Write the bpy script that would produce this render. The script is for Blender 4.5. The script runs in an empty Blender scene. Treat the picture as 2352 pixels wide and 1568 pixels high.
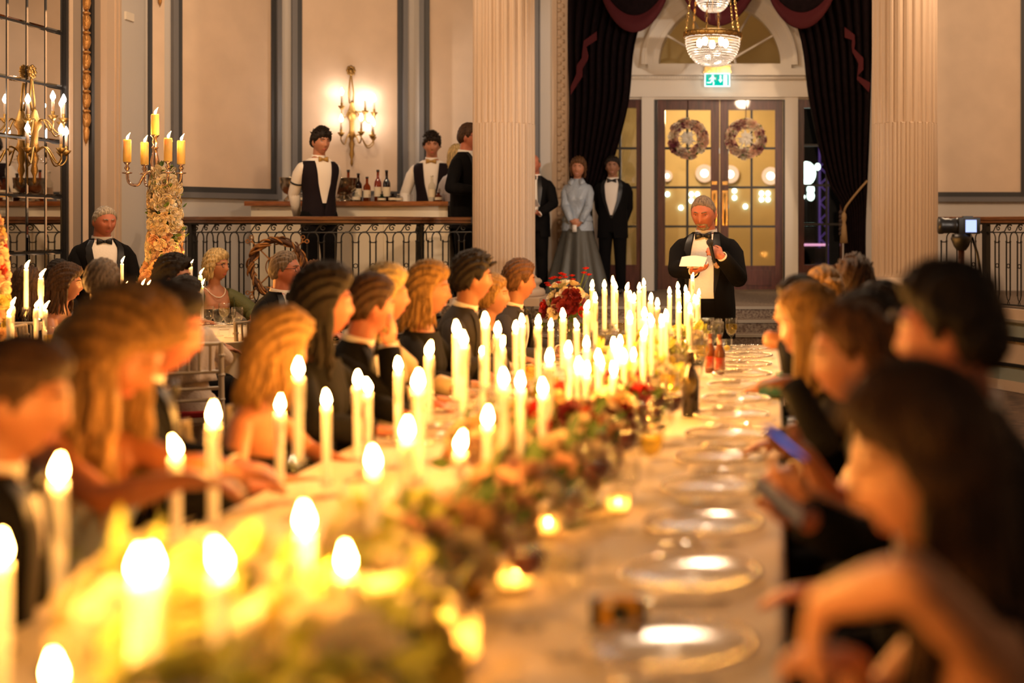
import bpy, math, random
import numpy as np
from mathutils import Vector, Matrix, Euler
random.seed(11); RNG = np.random.RandomState(7)
sc = bpy.context.scene
COL = sc.collection
PI = math.pi
F = 3000.0; VX = 1792.0; VY = 520.0; CH = 1.6      # focal length in px, vanishing point of the room axis, camera height

# ------------------------------------------------------------------ camera
cd = bpy.data.cameras.new('camera'); cam = bpy.data.objects.new('camera', cd); COL.objects.link(cam)
cam.location = (0, 0, CH); cam.rotation_euler = (PI/2, 0, 0)
cd.sensor_width = 36; cd.lens = F/2352*36
cd.shift_x = (1176-VX)/2352; cd.shift_y = (VY-784)/2352
cd.clip_end = 200; cd.clip_start = 0.05
cd.dof.use_dof = True; cd.dof.focus_distance = 10.6; cd.dof.aperture_fstop = 0.0459/0.045
cd.dof.aperture_blades = 0
sc.camera = cam
# ------------------------------------------------------------------ world, exposure
w = bpy.data.worlds.new('world'); sc.world = w; w.use_nodes = True
bg = w.node_tree.nodes['Background']; bg.inputs[0].default_value = (1.0, 0.66, 0.42, 1); bg.inputs[1].default_value = 0.13
vs = sc.view_settings; vs.view_transform = 'Standard'; vs.look = 'None'; vs.exposure = 0.0; vs.gamma = 1; vs.use_curve_mapping = False
cy = sc.cycles
cy.use_denoising = True; cy.max_bounces = 6; cy.diffuse_bounces = 3; cy.glossy_bounces = 3; cy.transmission_bounces = 4; cy.transparent_max_bounces = 12
cy.caustics_reflective = False; cy.caustics_refractive = False; cy.sample_clamp_indirect = 4.0; cy.sample_clamp_direct = 0; cy.use_light_tree = True
cy.blur_glossy = 0.5; cy.use_adaptive_sampling = True; cy.adaptive_threshold = 0.02; cy.adaptive_min_samples = 16

def lamp(name, kind, loc, energy, color, size=0.3, rot=None, spot=None, blend=0.5):
    l = bpy.data.lights.new(name, kind); o = bpy.data.objects.new(name, l); COL.objects.link(o)
    o.location = loc; l.energy = energy; l.color = color
    if kind == 'AREA': l.size = size
    else: l.shadow_soft_size = size
    if rot: o.rotation_euler = rot
    if spot: l.spot_size = spot; l.spot_blend = blend
    return o
WARM = (1.0, 0.68, 0.42); WARM2 = (1.0, 0.74, 0.5)
# unseen point lights added above the frame to brighten table end and walls
for n_, (x_, y_, z_, e_) in enumerate(((-0.7, 8.6, 3.9, 270), (-4.4, 10.2, 5.2, 420), (2.6, 11.8, 5.2, 360))):
    lamp('overhead_fill_light', 'POINT', (x_, y_, z_), e_, WARM, 0.12)
def aim(loc, tgt): return (Vector(tgt)-Vector(loc)).to_track_quat('-Z', 'Y').to_euler()
# video light on the aisle side that throws the guests' shadows onto the door wall
GL = (3.0, 4.3, 2.75)
lamp('video_light', 'SPOT', GL, 1500, (1.0, 0.84, 0.70), 0.05, aim(GL, (-2.0, 15.6, 2.1)), 0.42, 0.5)

# ------------------------------------------------------------------ helpers
def PX(px, d): return (px-VX)/F*d
def PZ(py, d): return CH+(VY-py)/F*d
def P(px, py, d): return Vector((PX(px, d), d, PZ(py, d)))

MATS = {}
def mat(name, col, rough=0.6, metal=0.0, var=0.0, vscale=8.0, bump=0.0, bscale=60.0, spec=0.5, sss=0.0, sssr=(0.02, 0.01, 0.005), sheen=0.0, coat=0.0, stretch=None, emit=None, estr=0.0, col2=None):
    if name in MATS: return MATS[name]
    m = bpy.data.materials.new(name); m.use_nodes = True; nt = m.node_tree; N = nt.nodes; L = nt.links
    b = N['Principled BSDF']
    c = (*col, 1)
    b.inputs['Base Color'].default_value = c; b.inputs['Roughness'].default_value = rough; b.inputs['Metallic'].default_value = metal
    b.inputs['Specular IOR Level'].default_value = spec
    if sheen: b.inputs['Sheen Weight'].default_value = sheen
    if coat: b.inputs['Coat Weight'].default_value = coat
    if sss:
        b.inputs['Subsurface Weight'].default_value = sss; b.inputs['Subsurface Radius'].default_value = sssr; b.inputs['Subsurface Scale'].default_value = 1.0
    if emit: b.inputs['Emission Color'].default_value = (*emit, 1); b.inputs['Emission Strength'].default_value = estr
    if var or bump or col2:
        tc = N.new('ShaderNodeTexCoord'); mp = N.new('ShaderNodeMapping'); L.new(tc.outputs['Object'], mp.inputs[0])
        if stretch: mp.inputs['Scale'].default_value = stretch
    if var or col2:
        nz = N.new('ShaderNodeTexNoise'); nz.inputs['Scale'].default_value = vscale; nz.inputs['Detail'].default_value = 4
        L.new(mp.outputs[0], nz.inputs['Vector'])
        rp = N.new('ShaderNodeValToRGB'); L.new(nz.outputs['Fac'], rp.inputs[0]); L.new(rp.outputs[0], b.inputs['Base Color'])
        rp.color_ramp.elements[0].position = 0.35; rp.color_ramp.elements[1].position = 0.65
        a_ = col2 if col2 else tuple(max(0, x*(1-var)) for x in col); b_ = col if col2 else tuple(min(1, x*(1+var)) for x in col)
        rp.color_ramp.elements[0].color = (*a_, 1); rp.color_ramp.elements[1].color = (*b_, 1)
    if bump:
        n2 = N.new('ShaderNodeTexNoise'); n2.inputs['Scale'].default_value = bscale; L.new(mp.outputs[0], n2.inputs['Vector'])
        bp = N.new('ShaderNodeBump'); bp.inputs['Strength'].default_value = bump; bp.inputs['Distance'].default_value = 0.01
        L.new(n2.outputs['Fac'], bp.inputs['Height']); L.new(bp.outputs[0], b.inputs['Normal'])
    MATS[name] = m; return m
def emis(name, col, s, sample=True):
    if name in MATS: return MATS[name]
    m = bpy.data.materials.new(name); m.use_nodes = True; nt = m.node_tree; nt.nodes.clear()
    o = nt.nodes.new('ShaderNodeOutputMaterial'); e = nt.nodes.new('ShaderNodeEmission')
    e.inputs[0].default_value = (*col, 1); e.inputs[1].default_value = s; nt.links.new(e.outputs[0], o.inputs[0])
    if not sample: m.cycles.emission_sampling = 'NONE'
    MATS[name] = m; return m
def glass(name, tint=(1, 1, 1), rough=0.02, refl=1.0, body=0.0, bodycol=(1, 1, 1)):
    """thin glass: see-through with Fresnel reflections"""
    if name in MATS: return MATS[name]
    m = bpy.data.materials.new(name); m.use_nodes = True; nt = m.node_tree; N = nt.nodes; L = nt.links; N.clear()
    o = N.new('ShaderNodeOutputMaterial'); t = N.new('ShaderNodeBsdfTransparent'); t.inputs[0].default_value = (*tint, 1)
    g = N.new('ShaderNodeBsdfGlossy'); g.inputs['Roughness'].default_value = rough
    lw = N.new('ShaderNodeLayerWeight'); pw = N.new('ShaderNodeMath'); pw.operation = 'POWER'; pw.inputs[1].default_value = 3.5; L.new(lw.outputs['Facing'], pw.inputs[0]); lw.inputs[0].default_value = 0.5
    mu = N.new('ShaderNodeMath'); mu.operation = 'MULTIPLY_ADD'; mu.inputs[1].default_value = .7*refl; mu.inputs[2].default_value = .045*refl; mu.use_clamp = True
    L.new(pw.outputs[0], mu.inputs[0]); mx = N.new('ShaderNodeMixShader'); L.new(mu.outputs[0], mx.inputs[0]); L.new(t.outputs[0], mx.inputs[1]); L.new(g.outputs[0], mx.inputs[2])
    last = mx
    if body:
        d = N.new('ShaderNodeBsdfTranslucent'); d.inputs[0].default_value = (*bodycol, 1)
        m2 = N.new('ShaderNodeMixShader'); m2.inputs[0].default_value = body; L.new(mx.outputs[0], m2.inputs[1]); L.new(d.outputs[0], m2.inputs[2]); last = m2
    L.new(last.outputs[0], o.inputs[0]); MATS[name] = m; return m

class MB:
    def __init__(s): s.v = []; s.f = []; s.mi = []; s.m = 0
    def add(s, vs, fs):
        o = len(s.v); s.v.extend([tuple(map(float, p)) for p in vs]); s.f.extend([tuple(i+o for i in f) for f in fs]); s.mi.extend([s.m]*len(fs)); return s
    def box(s, x0, x1, y0, y1, z0, z1):
        return s.add([(x0,y0,z0),(x1,y0,z0),(x1,y1,z0),(x0,y1,z0),(x0,y0,z1),(x1,y0,z1),(x1,y1,z1),(x0,y1,z1)],
                     [(0,3,2,1),(4,5,6,7),(0,1,5,4),(1,2,6,5),(2,3,7,6),(3,0,4,7)])
    def obox(s, c, ax, ay, az, hx, hy, hz):
        c = np.array(c, float); ax, ay, az = [np.array(a, float) for a in (ax, ay, az)]
        vs = [c+i*hx*ax+j*hy*ay+k*hz*az for k in (-1, 1) for i, j in ((-1,-1),(1,-1),(1,1),(-1,1))]
        return s.add(vs, [(0,3,2,1),(4,5,6,7),(0,1,5,4),(1,2,6,5),(2,3,7,6),(3,0,4,7)])
    def prism(s, poly, z0, z1):
        n = len(poly); vs = [(x, y, z0) for x, y in poly]+[(x, y, z1) for x, y in poly]
        return s.add(vs, [tuple(range(n))[::-1], tuple(range(n, 2*n))]+[(i, (i+1) % n, n+(i+1) % n, n+i) for i in range(n)])
    def loft(s, rings, cap=True, closed=True):
        n = len(rings[0]); vs = [p for r in rings for p in r]; fs = []
        for i in range(len(rings)-1):
            for j in range(n if closed else n-1):
                k = (j+1) % n; fs.append((i*n+j, i*n+k, (i+1)*n+k, (i+1)*n+j))
        if cap and closed: fs.append(tuple(range(n))[::-1]); fs.append(tuple(range((len(rings)-1)*n, len(rings)*n)))
        return s.add(vs, fs)
    def lathe(s, prof, n=16, c=(0, 0, 0), cap=True):
        rings = [[(c[0]+r*math.cos(2*PI*j/n), c[1]+r*math.sin(2*PI*j/n), c[2]+z) for j in range(n)] for r, z in prof]
        return s.loft(rings, cap)
    def tube(s, path, rad, n=8, cap=True, flat=None):
        path = [np.array(p, float) for p in path]; m = len(path)
        if not hasattr(rad, '__len__'): rad = [rad]*m
        rings = []; up = None
        for i in range(m):
            t = path[min(i+1, m-1)]-path[max(i-1, 0)]; t = t/(np.linalg.norm(t)+1e-12)
            if up is None:
                up = np.array((0, 0, 1.)) if abs(t[2]) < 0.9 else np.array((1., 0, 0))
            u = up-t*np.dot(up, t); u /= np.linalg.norm(u)+1e-12; v = np.cross(t, u); up = u
            fa, fb = flat if flat else (1, 1)
            rings.append([path[i]+rad[i]*(fa*u*math.cos(2*PI*j/n)+fb*v*math.sin(2*PI*j/n)) for j in range(n)])
        return s.loft(rings, cap)
    def caps(s, path, rad, n=12):
        """tube with rounded ends (closed)"""
        path = [np.array(p, float) for p in path]; rad = list(rad)
        def ext(a, b, r):
            t = (a-b)/(np.linalg.norm(a-b)+1e-9); return [(a+t*r*math.sin(q), r*math.cos(q)) for q in (PI*.45, PI*.36, PI*.24, PI*.12)]
        st = ext(path[0], path[1], rad[0]); en = ext(path[-1], path[-2], rad[-1])[::-1]
        return s.tube([p for p, _ in st]+path+[p for p, _ in en], [r for _, r in st]+rad+[r for _, r in en], n)
    def ell(s, c, r, nu=14, nv=9, R=None):
        vs = []; fs = []
        rx, ry, rz = r
        for i in range(nv+1):
            th = PI*(i+.0)/nv; th = min(max(th, .02), PI-.02)
            for j in range(nu):
                p = np.array((rx*math.sin(th)*math.cos(2*PI*j/nu), ry*math.sin(th)*math.sin(2*PI*j/nu), -rz*math.cos(th)))
                if R is not None: p = np.array(R) @ p
                vs.append(p+np.array(c, float))
        for i in range(nv):
            for j in range(nu): fs.append((i*nu+j, i*nu+(j+1) % nu, (i+1)*nu+(j+1) % nu, (i+1)*nu+j))
        fs.append(tuple(range(nu))[::-1]); fs.append(tuple(range(nv*nu, nv*nu+nu)))
        return s.add(vs, fs)
    def xf(s, M4, start=0):
        M4 = Matrix(M4)
        for i in range(start, len(s.v)): s.v[i] = tuple(M4 @ Vector(s.v[i]))
        return s
    def mesh(s, name, mats, smooth=False):
        me = bpy.data.meshes.new(name); me.from_pydata(s.v, [], s.f)
        for m in (mats if isinstance(mats, (list, tuple)) else [mats]): me.materials.append(m)
        if len(set(s.mi)) > 1: me.polygons.foreach_set('material_index', s.mi)
        if smooth:
            me.polygons.foreach_set('use_smooth', [True]*len(me.polygons))
            if smooth == 'auto': me.set_sharp_from_angle(angle=math.radians(35))
        me.update(); return me
    def build(s, name, mats, parent=None, smooth=False):
        return link(name, s.mesh(name, mats, smooth), parent)
def link(name, me, parent=None, loc=None, rot=None, scale=None):
    o = bpy.data.objects.new(name, me); COL.objects.link(o)
    if parent is not None: o.parent = parent
    if loc is not None: o.location = loc
    if rot is not None: o.rotation_euler = rot
    if scale is not None: o.scale = scale if hasattr(scale, '__len__') else (scale,)*3
    return o
def tag(o, label, cat, group=None):
    o['label'] = label; o['category'] = cat
    if group: o['group'] = group
    return o
def thing(name, label, cat, loc=(0, 0, 0), rz=0, group=None, scale=1):
    o = bpy.data.objects.new(name, None); COL.objects.link(o); o.empty_display_size = .1
    o.location = loc; o.rotation_euler = (0, 0, rz); o.scale = (scale,)*3
    return tag(o, label, cat, group)
def struct(name, mb, m, parent=None, smooth=False):
    o = mb.build(name, m, parent, smooth)
    if parent is None: o['kind'] = 'structure'
    return o
def sempty(name):
    o = bpy.data.objects.new(name, None); COL.objects.link(o); o['kind'] = 'structure'; return o
def dup(root, loc, rz=None, label=None, scale=None):
    r = root.copy(); COL.objects.link(r); r.location = loc
    if rz is not None: r.rotation_euler = (0, 0, rz)
    if scale is not None: r.scale = (scale,)*3
    if label: r['label'] = label
    for ch in root.children:
        c = ch.copy(); COL.objects.link(c); c.parent = r
        for g in ch.children:
            d = g.copy(); COL.objects.link(d); d.parent = c
    return r
def catmull(pts, n=8):
    pts = [np.array(p, float) for p in pts]; out = []
    for i in range(len(pts)-1):
        p0 = pts[max(i-1, 0)]; p1 = pts[i]; p2 = pts[i+1]; p3 = pts[min(i+2, len(pts)-1)]
        for k in range(n):
            t = k/n; out.append(.5*((2*p1)+(-p0+p2)*t+(2*p0-5*p1+4*p2-p3)*t*t+(-p0+3*p1-3*p2+p3)*t**3))
    out.append(pts[-1]); return out
def sm(a, b, x):
    t = np.clip((x-a)/(b-a), 0, 1); return t*t*(3-2*t)

# ------------------------------------------------------------------ shared materials
M_wall = mat('painted_wall_tan', (.72, .56, .42), .7, var=.04, vscale=3)
M_pale = mat('painted_wall_pale_grey', (.56, .53, .50), .6)
M_dado = mat('painted_dado_cream', (.80, .72, .56), .6)
M_trimD = mat('trim_charcoal_blue', (.04, .042, .047), .5)
M_trimG = mat('trim_slate_grey', (.155, .155, .165), .5)
M_cream = mat('painted_cream', (.54, .41, .30), .5)
M_white = mat('painted_white_wood', (.74, .68, .58), .45)
M_black = mat('black_paint', (.012, .012, .013), .4)
M_gold = mat('gilt_plaster', (.45, .22, .06), .4, .6, bump=.6, bscale=90)
M_brass = mat('polished_brass', (.75, .48, .16), .22, 1.0)
M_antique = mat('antique_gilt_brass', (.38, .23, .07), .4, 1.0, bump=.3, bscale=120)
M_copper = mat('rose_silver_plate', (.78, .56, .42), .18, 1.0)
M_silver = mat('polished_silver', (.85, .80, .72), .15, 1.0)
M_iron = mat('black_wrought_iron', (.02, .019, .018), .45, .3)
M_rail = mat('varnished_brown_handrail', (.14, .055, .02), .25, coat=.5, var=.3, vscale=4, stretch=(1, 1, 20))
M_bartop = mat('varnished_bar_top', (.28, .09, .025), .25, coat=.4, var=.3, vscale=6, stretch=(1, 8, 8))
M_maho = mat('mahogany', (.085, .022, .016), .32, coat=.3, var=.35, vscale=5, stretch=(6, 6, .6))
M_curt = mat('dark_plum_velvet', (.0055, .0022, .0028), .9, var=.3, vscale=20, spec=.1)
M_ctrim = mat('oxblood_curtain_trim', (.055, .006, .008), .8, spec=.2)
M_carpet = mat('speckled_carpet', (.22, .17, .12), .95, col2=(.09, .055, .04), vscale=45, bump=.3, bscale=200)
M_nosing = mat('step_nosing_taupe', (.26, .22, .17), .8)
M_floor = mat('ballroom_carpet_brown', (.10, .055, .03), .9, col2=(.045, .025, .015), vscale=9)
M_cloth = mat('ivory_table_linen', (.80, .68, .50), .75, var=.03, vscale=5, bump=.15, bscale=300)
M_glass = glass('clear_thin_glass')
M_wax = mat('ivory_candle_wax', (.97, .95, .90), .45, sss=.7, sssr=(.03, .026, .018))
M_wick = mat('charred_wick', (.02, .015, .01), .9)
M_flame = emis('candle_flame', (1.0, .42, .075), 680)
M_bulb = emis('warm_lamp_bulb', (1.0, .82, .66), 75)
M_green = mat('leaf_green', (.10, .17, .03), .55, var=.3, vscale=10)
M_lime = mat('lime_green_leaf', (.52, .55, .10), .55)
# ================================================================== STRUCTURE
ZP = 0.8; WY = 16.3; XL = -6.6; ZT = 5.2
def hit(px, A, B):
    """point of wall segment A-B (plan) that lies in the direction of pixel column px"""
    k = (px-VX)/F; (ax, ay), (bx, by) = A, B
    t = (k*ay-ax)/((bx-ax)-k*(by-ay)); return (ax+t*(bx-ax), ay+t*(by-ay))
def segbox(mb, A, B, z0, z1, p0, p1):
    """box on segment A-B from proud p0 to p1 (towards the room)"""
    (ax, ay), (bx, by) = A, B; l = math.hypot(bx-ax, by-ay); nx, ny = (by-ay)/l, -(bx-ax)/l
    if ny > 0 or (abs(ny) < 1e-6 and nx*(-1) > 0): nx, ny = -nx, -ny
    poly = [(ax+nx*p0, ay+ny*p0), (bx+nx*p0, by+ny*p0), (bx+nx*p1, by+ny*p1), (ax+nx*p1, ay+ny*p1)]
    mb.prism(poly, z0, z1)
fl = MB().box(-8, 6, -2, 13.6, -.1, 0); struct('floor', fl, M_floor)

W0 = (-6.6, 13.59); W1 = (PX(655, 15.15), 15.15); W2 = (PX(950, 16.15), 16.15); W3 = (PX(1240, WY), WY)
def wall(name, A, B, z0=ZP, z1=ZT, m=M_pale):
    mb = MB(); segbox(mb, A, B, z0, z1, -.25, 0); return struct(name, mb, m)
def panel(parent, A, B, pa, pb, zb, zt=ZT-.3, fw=.06, sides=(1, 1)):
    """tan field between pixel columns pa..pb of a wall with a two-step dark frame round it; parts of the wall"""
    a = hit(pa, A, B); b = hit(pb, A, B); u = np.array((b[0]-a[0], b[1]-a[1])); u /= np.linalg.norm(u)
    mb = MB(); segbox(mb, a, b, zb, zt, 0, .008); mb.build('panel_field', M_wall, parent)
    for k, (m, p) in enumerate(((M_trimD, .03), (M_trimG, .05))):
        o0, o1 = k*fw, (k+1)*fw
        for sd, e, s_ in ((0, a, -1), (1, b, 1)):
            if sides[sd]:
                q0 = (e[0]+s_*u[0]*o0, e[1]+s_*u[1]*o0); q1 = (e[0]+s_*u[0]*o1, e[1]+s_*u[1]*o1)
                if s_ < 0: q0, q1 = q1, q0
                mb = MB(); segbox(mb, q0, q1, zb-o1, zt, 0, p); mb.build('panel_moulding', m, parent)
        mb = MB(); segbox(mb, (a[0]-u[0]*o1, a[1]-u[1]*o1), (b[0]+u[0]*o1, b[1]+u[1]*o1), zb-o1, zb-o0, 0, p-.001); mb.build('panel_moulding', m, parent)
ZB = PZ(441, WY)
w1 = wall('wall_gallery_a', W0, W1); panel(w1, W0, W1, 415, 621, ZB)
w2 = wall('wall_gallery_b', W1, W2); panel(w2, W1, W2, 692, 912, ZB)
w3 = wall('wall_gallery_c', W2, W3); panel(w3, W2, W3, 987, 1215, ZB)
mb = MB(); segbox(mb, hit(339, W0, W1), hit(346, W0, W1), ZP, ZT, 0, .03); mb.build('wall_strip', M_trimD, w1)
mb = MB(); segbox(mb, hit(346, W0, W1), hit(375, W0, W1), ZP, ZT, 0, .02); mb.build('wall_strip', M_wall, w1)
# right-hand gallery wall
R0 = (1.3, WY); R1 = (5.2, WY)
w4 = wall('wall_gallery_d', R0, R1); panel(w4, R0, R1, 2085, 2344, ZB)
panel(w4, R0, R1, 2440, 2640, ZB)
wr = wall('wall_right', (5.2, 16.3), (5.2, 3.0), 0, ZT, M_wall)

# ---- left wall with its pilaster bands
wl = MB().box(XL-.25, XL, 3.0, 13.6, 0, ZT); wl = struct('wall_left', wl, M_pale)
def dL(px): return -XL*F/(VX-px)
M_taupe = mat('painted_taupe', (.27, .215, .17), .6)
for a, b, pr, m, nm in ((140, 145.5, .05, M_black, 'mirror_frame'), (145.5, 153, .06, M_cream, 'wall_strip'), (153, 176, .04, M_taupe, 'wall_strip'), (176, 178, .05, M_trimD, 'wall_strip'), (178, 196, .03, M_wall, 'wall_strip'),
                        (196, 203, .06, M_black, 'wall_strip'), (203, 224, .03, M_taupe, 'wall_strip'), (224, 242, .09, M_cream, 'pilaster_band'), (242, 248, .07, M_wall, 'pilaster_band'), (248, 253, .085, M_cream, 'pilaster_band'), (253, 257, .07, M_wall, 'pilaster_band'), (257, 261, .08, M_cream, 'pilaster_band')):
    MB().box(XL, XL+pr, dL(a), dL(b), .0, ZT).build(nm, m, wl)
for i in range(14):      # gilt husk drop down the pilaster
    z = 2.60+.185*i; mb = MB(); y = dL(187)
    mb.lathe([(.008, -.075), (.03, -.05), (.042, .0), (.036, .05), (.02, .08)], 10, (XL+.045, y, z))
    mb.ell((XL+.05, y, z+.09), (.03, .05, .018), 10, 6)
    for k in (-1, 1): mb.ell((XL+.06, y+k*.025, z+.03), (.014, .018, .04), 8, 6)
    mb.build('husk', M_gold, wl, True)
mb = MB().lathe([(.004, -.12), (.022, -.07), (.03, 0), (.018, .05)], 10, (XL+.045, dL(187), 2.50)); mb.build('husk', M_gold, wl, True)
q = hit(363, W0, W1); mb = MB().lathe([(.003, -.07), (.018, -.03), (.022, .03), (.012, .08)], 10, (q[0]+.04, q[1]-.04, PZ(0, q[1])))
mb.build('husk', M_gold, w1, True)
mb = MB().box(XL, XL+.02, dL(286), dL(304), PZ(47, dL(295)), PZ(29, dL(295)))
tag(mb.build('wall_plate', M_white), 'small square cream plate high on the pale grey wall', 'wall plate')
# ---- mirror: panes in rows with dark joints
mir = sempty('wall_mirror'); M_mir = mat('mirror_silvering', (.80, .76, .70), .015, 1.0)
MB().box(XL, XL+.012, 9.40, dL(140), .75, ZT-.2).build('backing', M_black, mir)
ys = [dL(140)-.29*k for k in range(9)]; zs = [.87+.5*k for k in range(9)]
me = MB(); b_ = .012
me.add([(0, .01, .01), (0, .28, .01), (0, .28, .49), (0, .01, .49), (.008, .01+b_, .01+b_), (.008, .28-b_, .01+b_), (.008, .28-b_, .49-b_), (.008, .01+b_, .49-b_)],
       [(4, 5, 6, 7), (0, 1, 5, 4), (1, 2, 6, 5), (2, 3, 7, 6), (3, 0, 4, 7)])
pane_me = me.mesh('mirror_pane', M_mir)
for y in ys[1:]:
    for z in zs[:-1]: link('mirror_pane', pane_me, mir, (XL+.014, y, z))

# ---- gallery platform, steps and its front
RAILL = [(PX(p, d), d) for p, d in ((405, 13.35), (440, 13.3), (500, 13.08), (580, 12.95), (700, 12.9), (830, 12.95), (910, 13.08), (955, 13.25), (985, 13.6), (1040, 13.7), (1084, 13.72))]
RAILR = [(PX(p, d), d) for p, d in ((2150, 13.5), (2210, 13.4), (2270, 13.15), (2352, 12.7), (2450, 12.1), (2600, 11.5))]
RL = catmull(RAILL, 8); RR = catmull(RAILR, 8)
def shift(path, off):
    out = []
    for i, p in enumerate(path):
        t = np.array(path[min(i+1, len(path)-1)])-np.array(path[max(i-1, 0)]); t /= np.linalg.norm(t); out.append((p[0]+t[1]*off, p[1]-t[0]*off))
    return out
FLf = shift(RL, .08); FRf = shift(RR, .08)
poly = [(XL, 13.4)]+FLf+[(-3.4, 13.1), (-2.45, 13.1), (-2.45, 13.0), (.83, 13.0), (.83, 12.65), (1.62, 12.65)]+FRf+[(5.2, 11.2), (5.2, WY), (W3[0], WY), (W2[0], W2[1]), (W1[0], W1[1]), (XL, 13.59)]
struct('floor_gallery', MB().prism(poly, .0, ZP), M_carpet)
def band(name, path, z0, z1, off, m, parent):
    a = shift(path, off); b = shift(path, -.01); n = len(a)
    rings = [[(a[i][0], a[i][1], z0), (a[i][0], a[i][1], z1), (b[i][0], b[i][1], z1), (b[i][0], b[i][1], z0)] for i in range(n)]
    return MB().loft(rings).build(name, m, parent)
M_sage = mat('painted_sage_grey', (.25, .27, .23), .5)
for nm, pth, xs in (('trim_1', FLf, None), ('trim_2', FRf, None)):
    t = sempty(nm)
    for z0, z1, off, m in ((.70, .80, .05, M_cream), (.675, .70, .07, M_nosing), (.53, .675, .012, M_sage), (.49, .53, .06, M_iron), (.27, .49, .012, M_cream), (.24, .27, .05, M_iron), (.10, .24, .02, M_sage), (0, .10, .04, M_cream)):
        band('moulding', pth, z0, z1, off, m, t)
st = sempty('trim_steps')
NR = 7; rh = ZP/NR
for k in range(1, NR):
    z = ZP-k*rh; y0 = 13.0-.3*k
    MB().box(-2.45, .83, y0, y0+.31, 0, z).build('step', M_carpet, st)
    MB().box(-2.45, .83, y0-.012, y0+.03, z-.022, z+.004).build('nosing', M_nosing, st)
MB().box(-2.45, .83, 12.988, 13.03, ZP-.022, ZP+.004).build('nosing', M_nosing, st)

# ---- fluted columns
def column(name, x, y, R):
    t = sempty(name); t.location = (x, y, ZP)
    MB().box(-R*1.42, R*1.42, -R*1.42, R*1.42, 0, .08).build('plinth', M_cream, t)
    MB().lathe([(R*1.30, .08), (R*1.33, .105), (R*1.33, .13), (R*1.28, .155), (R*1.16, .165), (R*1.12, .185), (R*1.16, .205), (R*1.22, .22), (R*1.22, .24), (R*1.16, .26), (R*1.08, .265), (R*1.03, .285), (R, .30)], 48).build('base', M_cream, t, True)
    n = 24; sub = 10; rings = []
    zc = PZ(286, y)-ZP
    def ring(z, fil):
        r0 = R*(1-.012*(z/4)); out = []
        for j in range(n*sub):
            fr = (j % sub)/sub; a = 2*PI*j/(n*sub)
            if .16 < fr < .84:
                s_ = math.sin(PI*(fr-.16)/.68); dep = -.026*s_ if not fil else -.012+.014*max(0, math.sin(PI*(fr-.22)/.56))
            else: dep = 0
            out.append(((r0+dep)*math.cos(a), (r0+dep)*math.sin(a), z))
        return out
    for z, fil in ((.30, None), (.35, True), (zc-.005, True), (zc+.005, False), (2.9, False), (4.4, False)):
        rings.append(ring(z, bool(fil)) if fil is not None else [(R*math.cos(2*PI*j/(n*sub)), R*math.sin(2*PI*j/(n*sub)), z) for j in range(n*sub)])
    MB().loft(rings).build('shaft', M_cream, t)
    return t
column('column_1', PX(1157.5, 13.55), 13.55, .318)
column('column_2', PX(2078, 13.1), 13.1, .331)

# ---- door wall: piers, lintel, arch
def X(px): return PX(px, WY)
def Z(py): return PZ(py, WY)
wc = sempty('wall_center')
def wb(nm, a, b, z0, z1, y0=0, y1=.2, m=M_white): return MB().box(X(a), X(b), WY+y0, WY+y1, z0, z1).build(nm, m, wc)
wb('pier', 1240, 1377, ZP, ZT, 0, .2, M_pale); wb('pier', 1935, 2034, ZP, ZT, 0, .2, M_pale)
wb('pier_strip', 1226, 1240, ZP, ZT, -.03, .0, M_trimG)
wb('pilaster', 1270, 1310, ZP, ZT, -.07, 0, M_cream); wb('pilaster_strip', 1276, 1282, ZP+.15, ZT, -.09, -.07, M_cream); wb('pilaster_strip', 1300, 1306, ZP+.15, ZT, -.09, -.07, M_cream)
wb('pilaster_foot', 1264, 1316, ZP, ZP+.28, -.10, -.07, M_cream)
bead = MB().ell((0, 0, 0), (.032, .018, .028), 8, 5).mesh('carved_leaf', M_cream, True)
for i in range(72): link('carved_leaf', bead, wc, (X(1291)+.022*(-1)**i, WY-.072, ZP+.35+.055*i), (0, .6*(-1)**i, 0))
wb('lintel', 1377, 1475, Z(228), ZT); wb('lintel', 1833, 1935, Z(228), ZT)
wb('jamb', 1475, 1503, ZP, Z(222), -.06, .2); wb('jamb', 1803, 1833, ZP, Z(222), -.06, .2)
wb('frieze', 1475, 1833, Z(222), Z(150))
wb('frieze_board', 1440, 1866, Z(214), Z(184), -.05, 0)
wb('architrave', 1438, 1868, Z(224), Z(214), -.08, 0); wb('architrave', 1503, 1803, Z(229), Z(222), -.04, 0)
wb('cornice', 1450, 1856, Z(184), Z(176), -.10, 0); wb('cornice', 1444, 1862, Z(176), Z(166), -.17, 0); wb('cornice', 1447, 1859, Z(166), Z(160), -.14, 0)
wb('sill_block', 1490, 1818, Z(167), Z(148), -.09, 0)
dn = MB()
for i in range(64): dn.box(X(1449)+i*.034, X(1449)+i*.034+.02, WY-.125, WY-.09, Z(183), Z(177))
o = dn.build('dentil_row', M_white, wc); o['kind'] = 'stuff'
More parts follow.
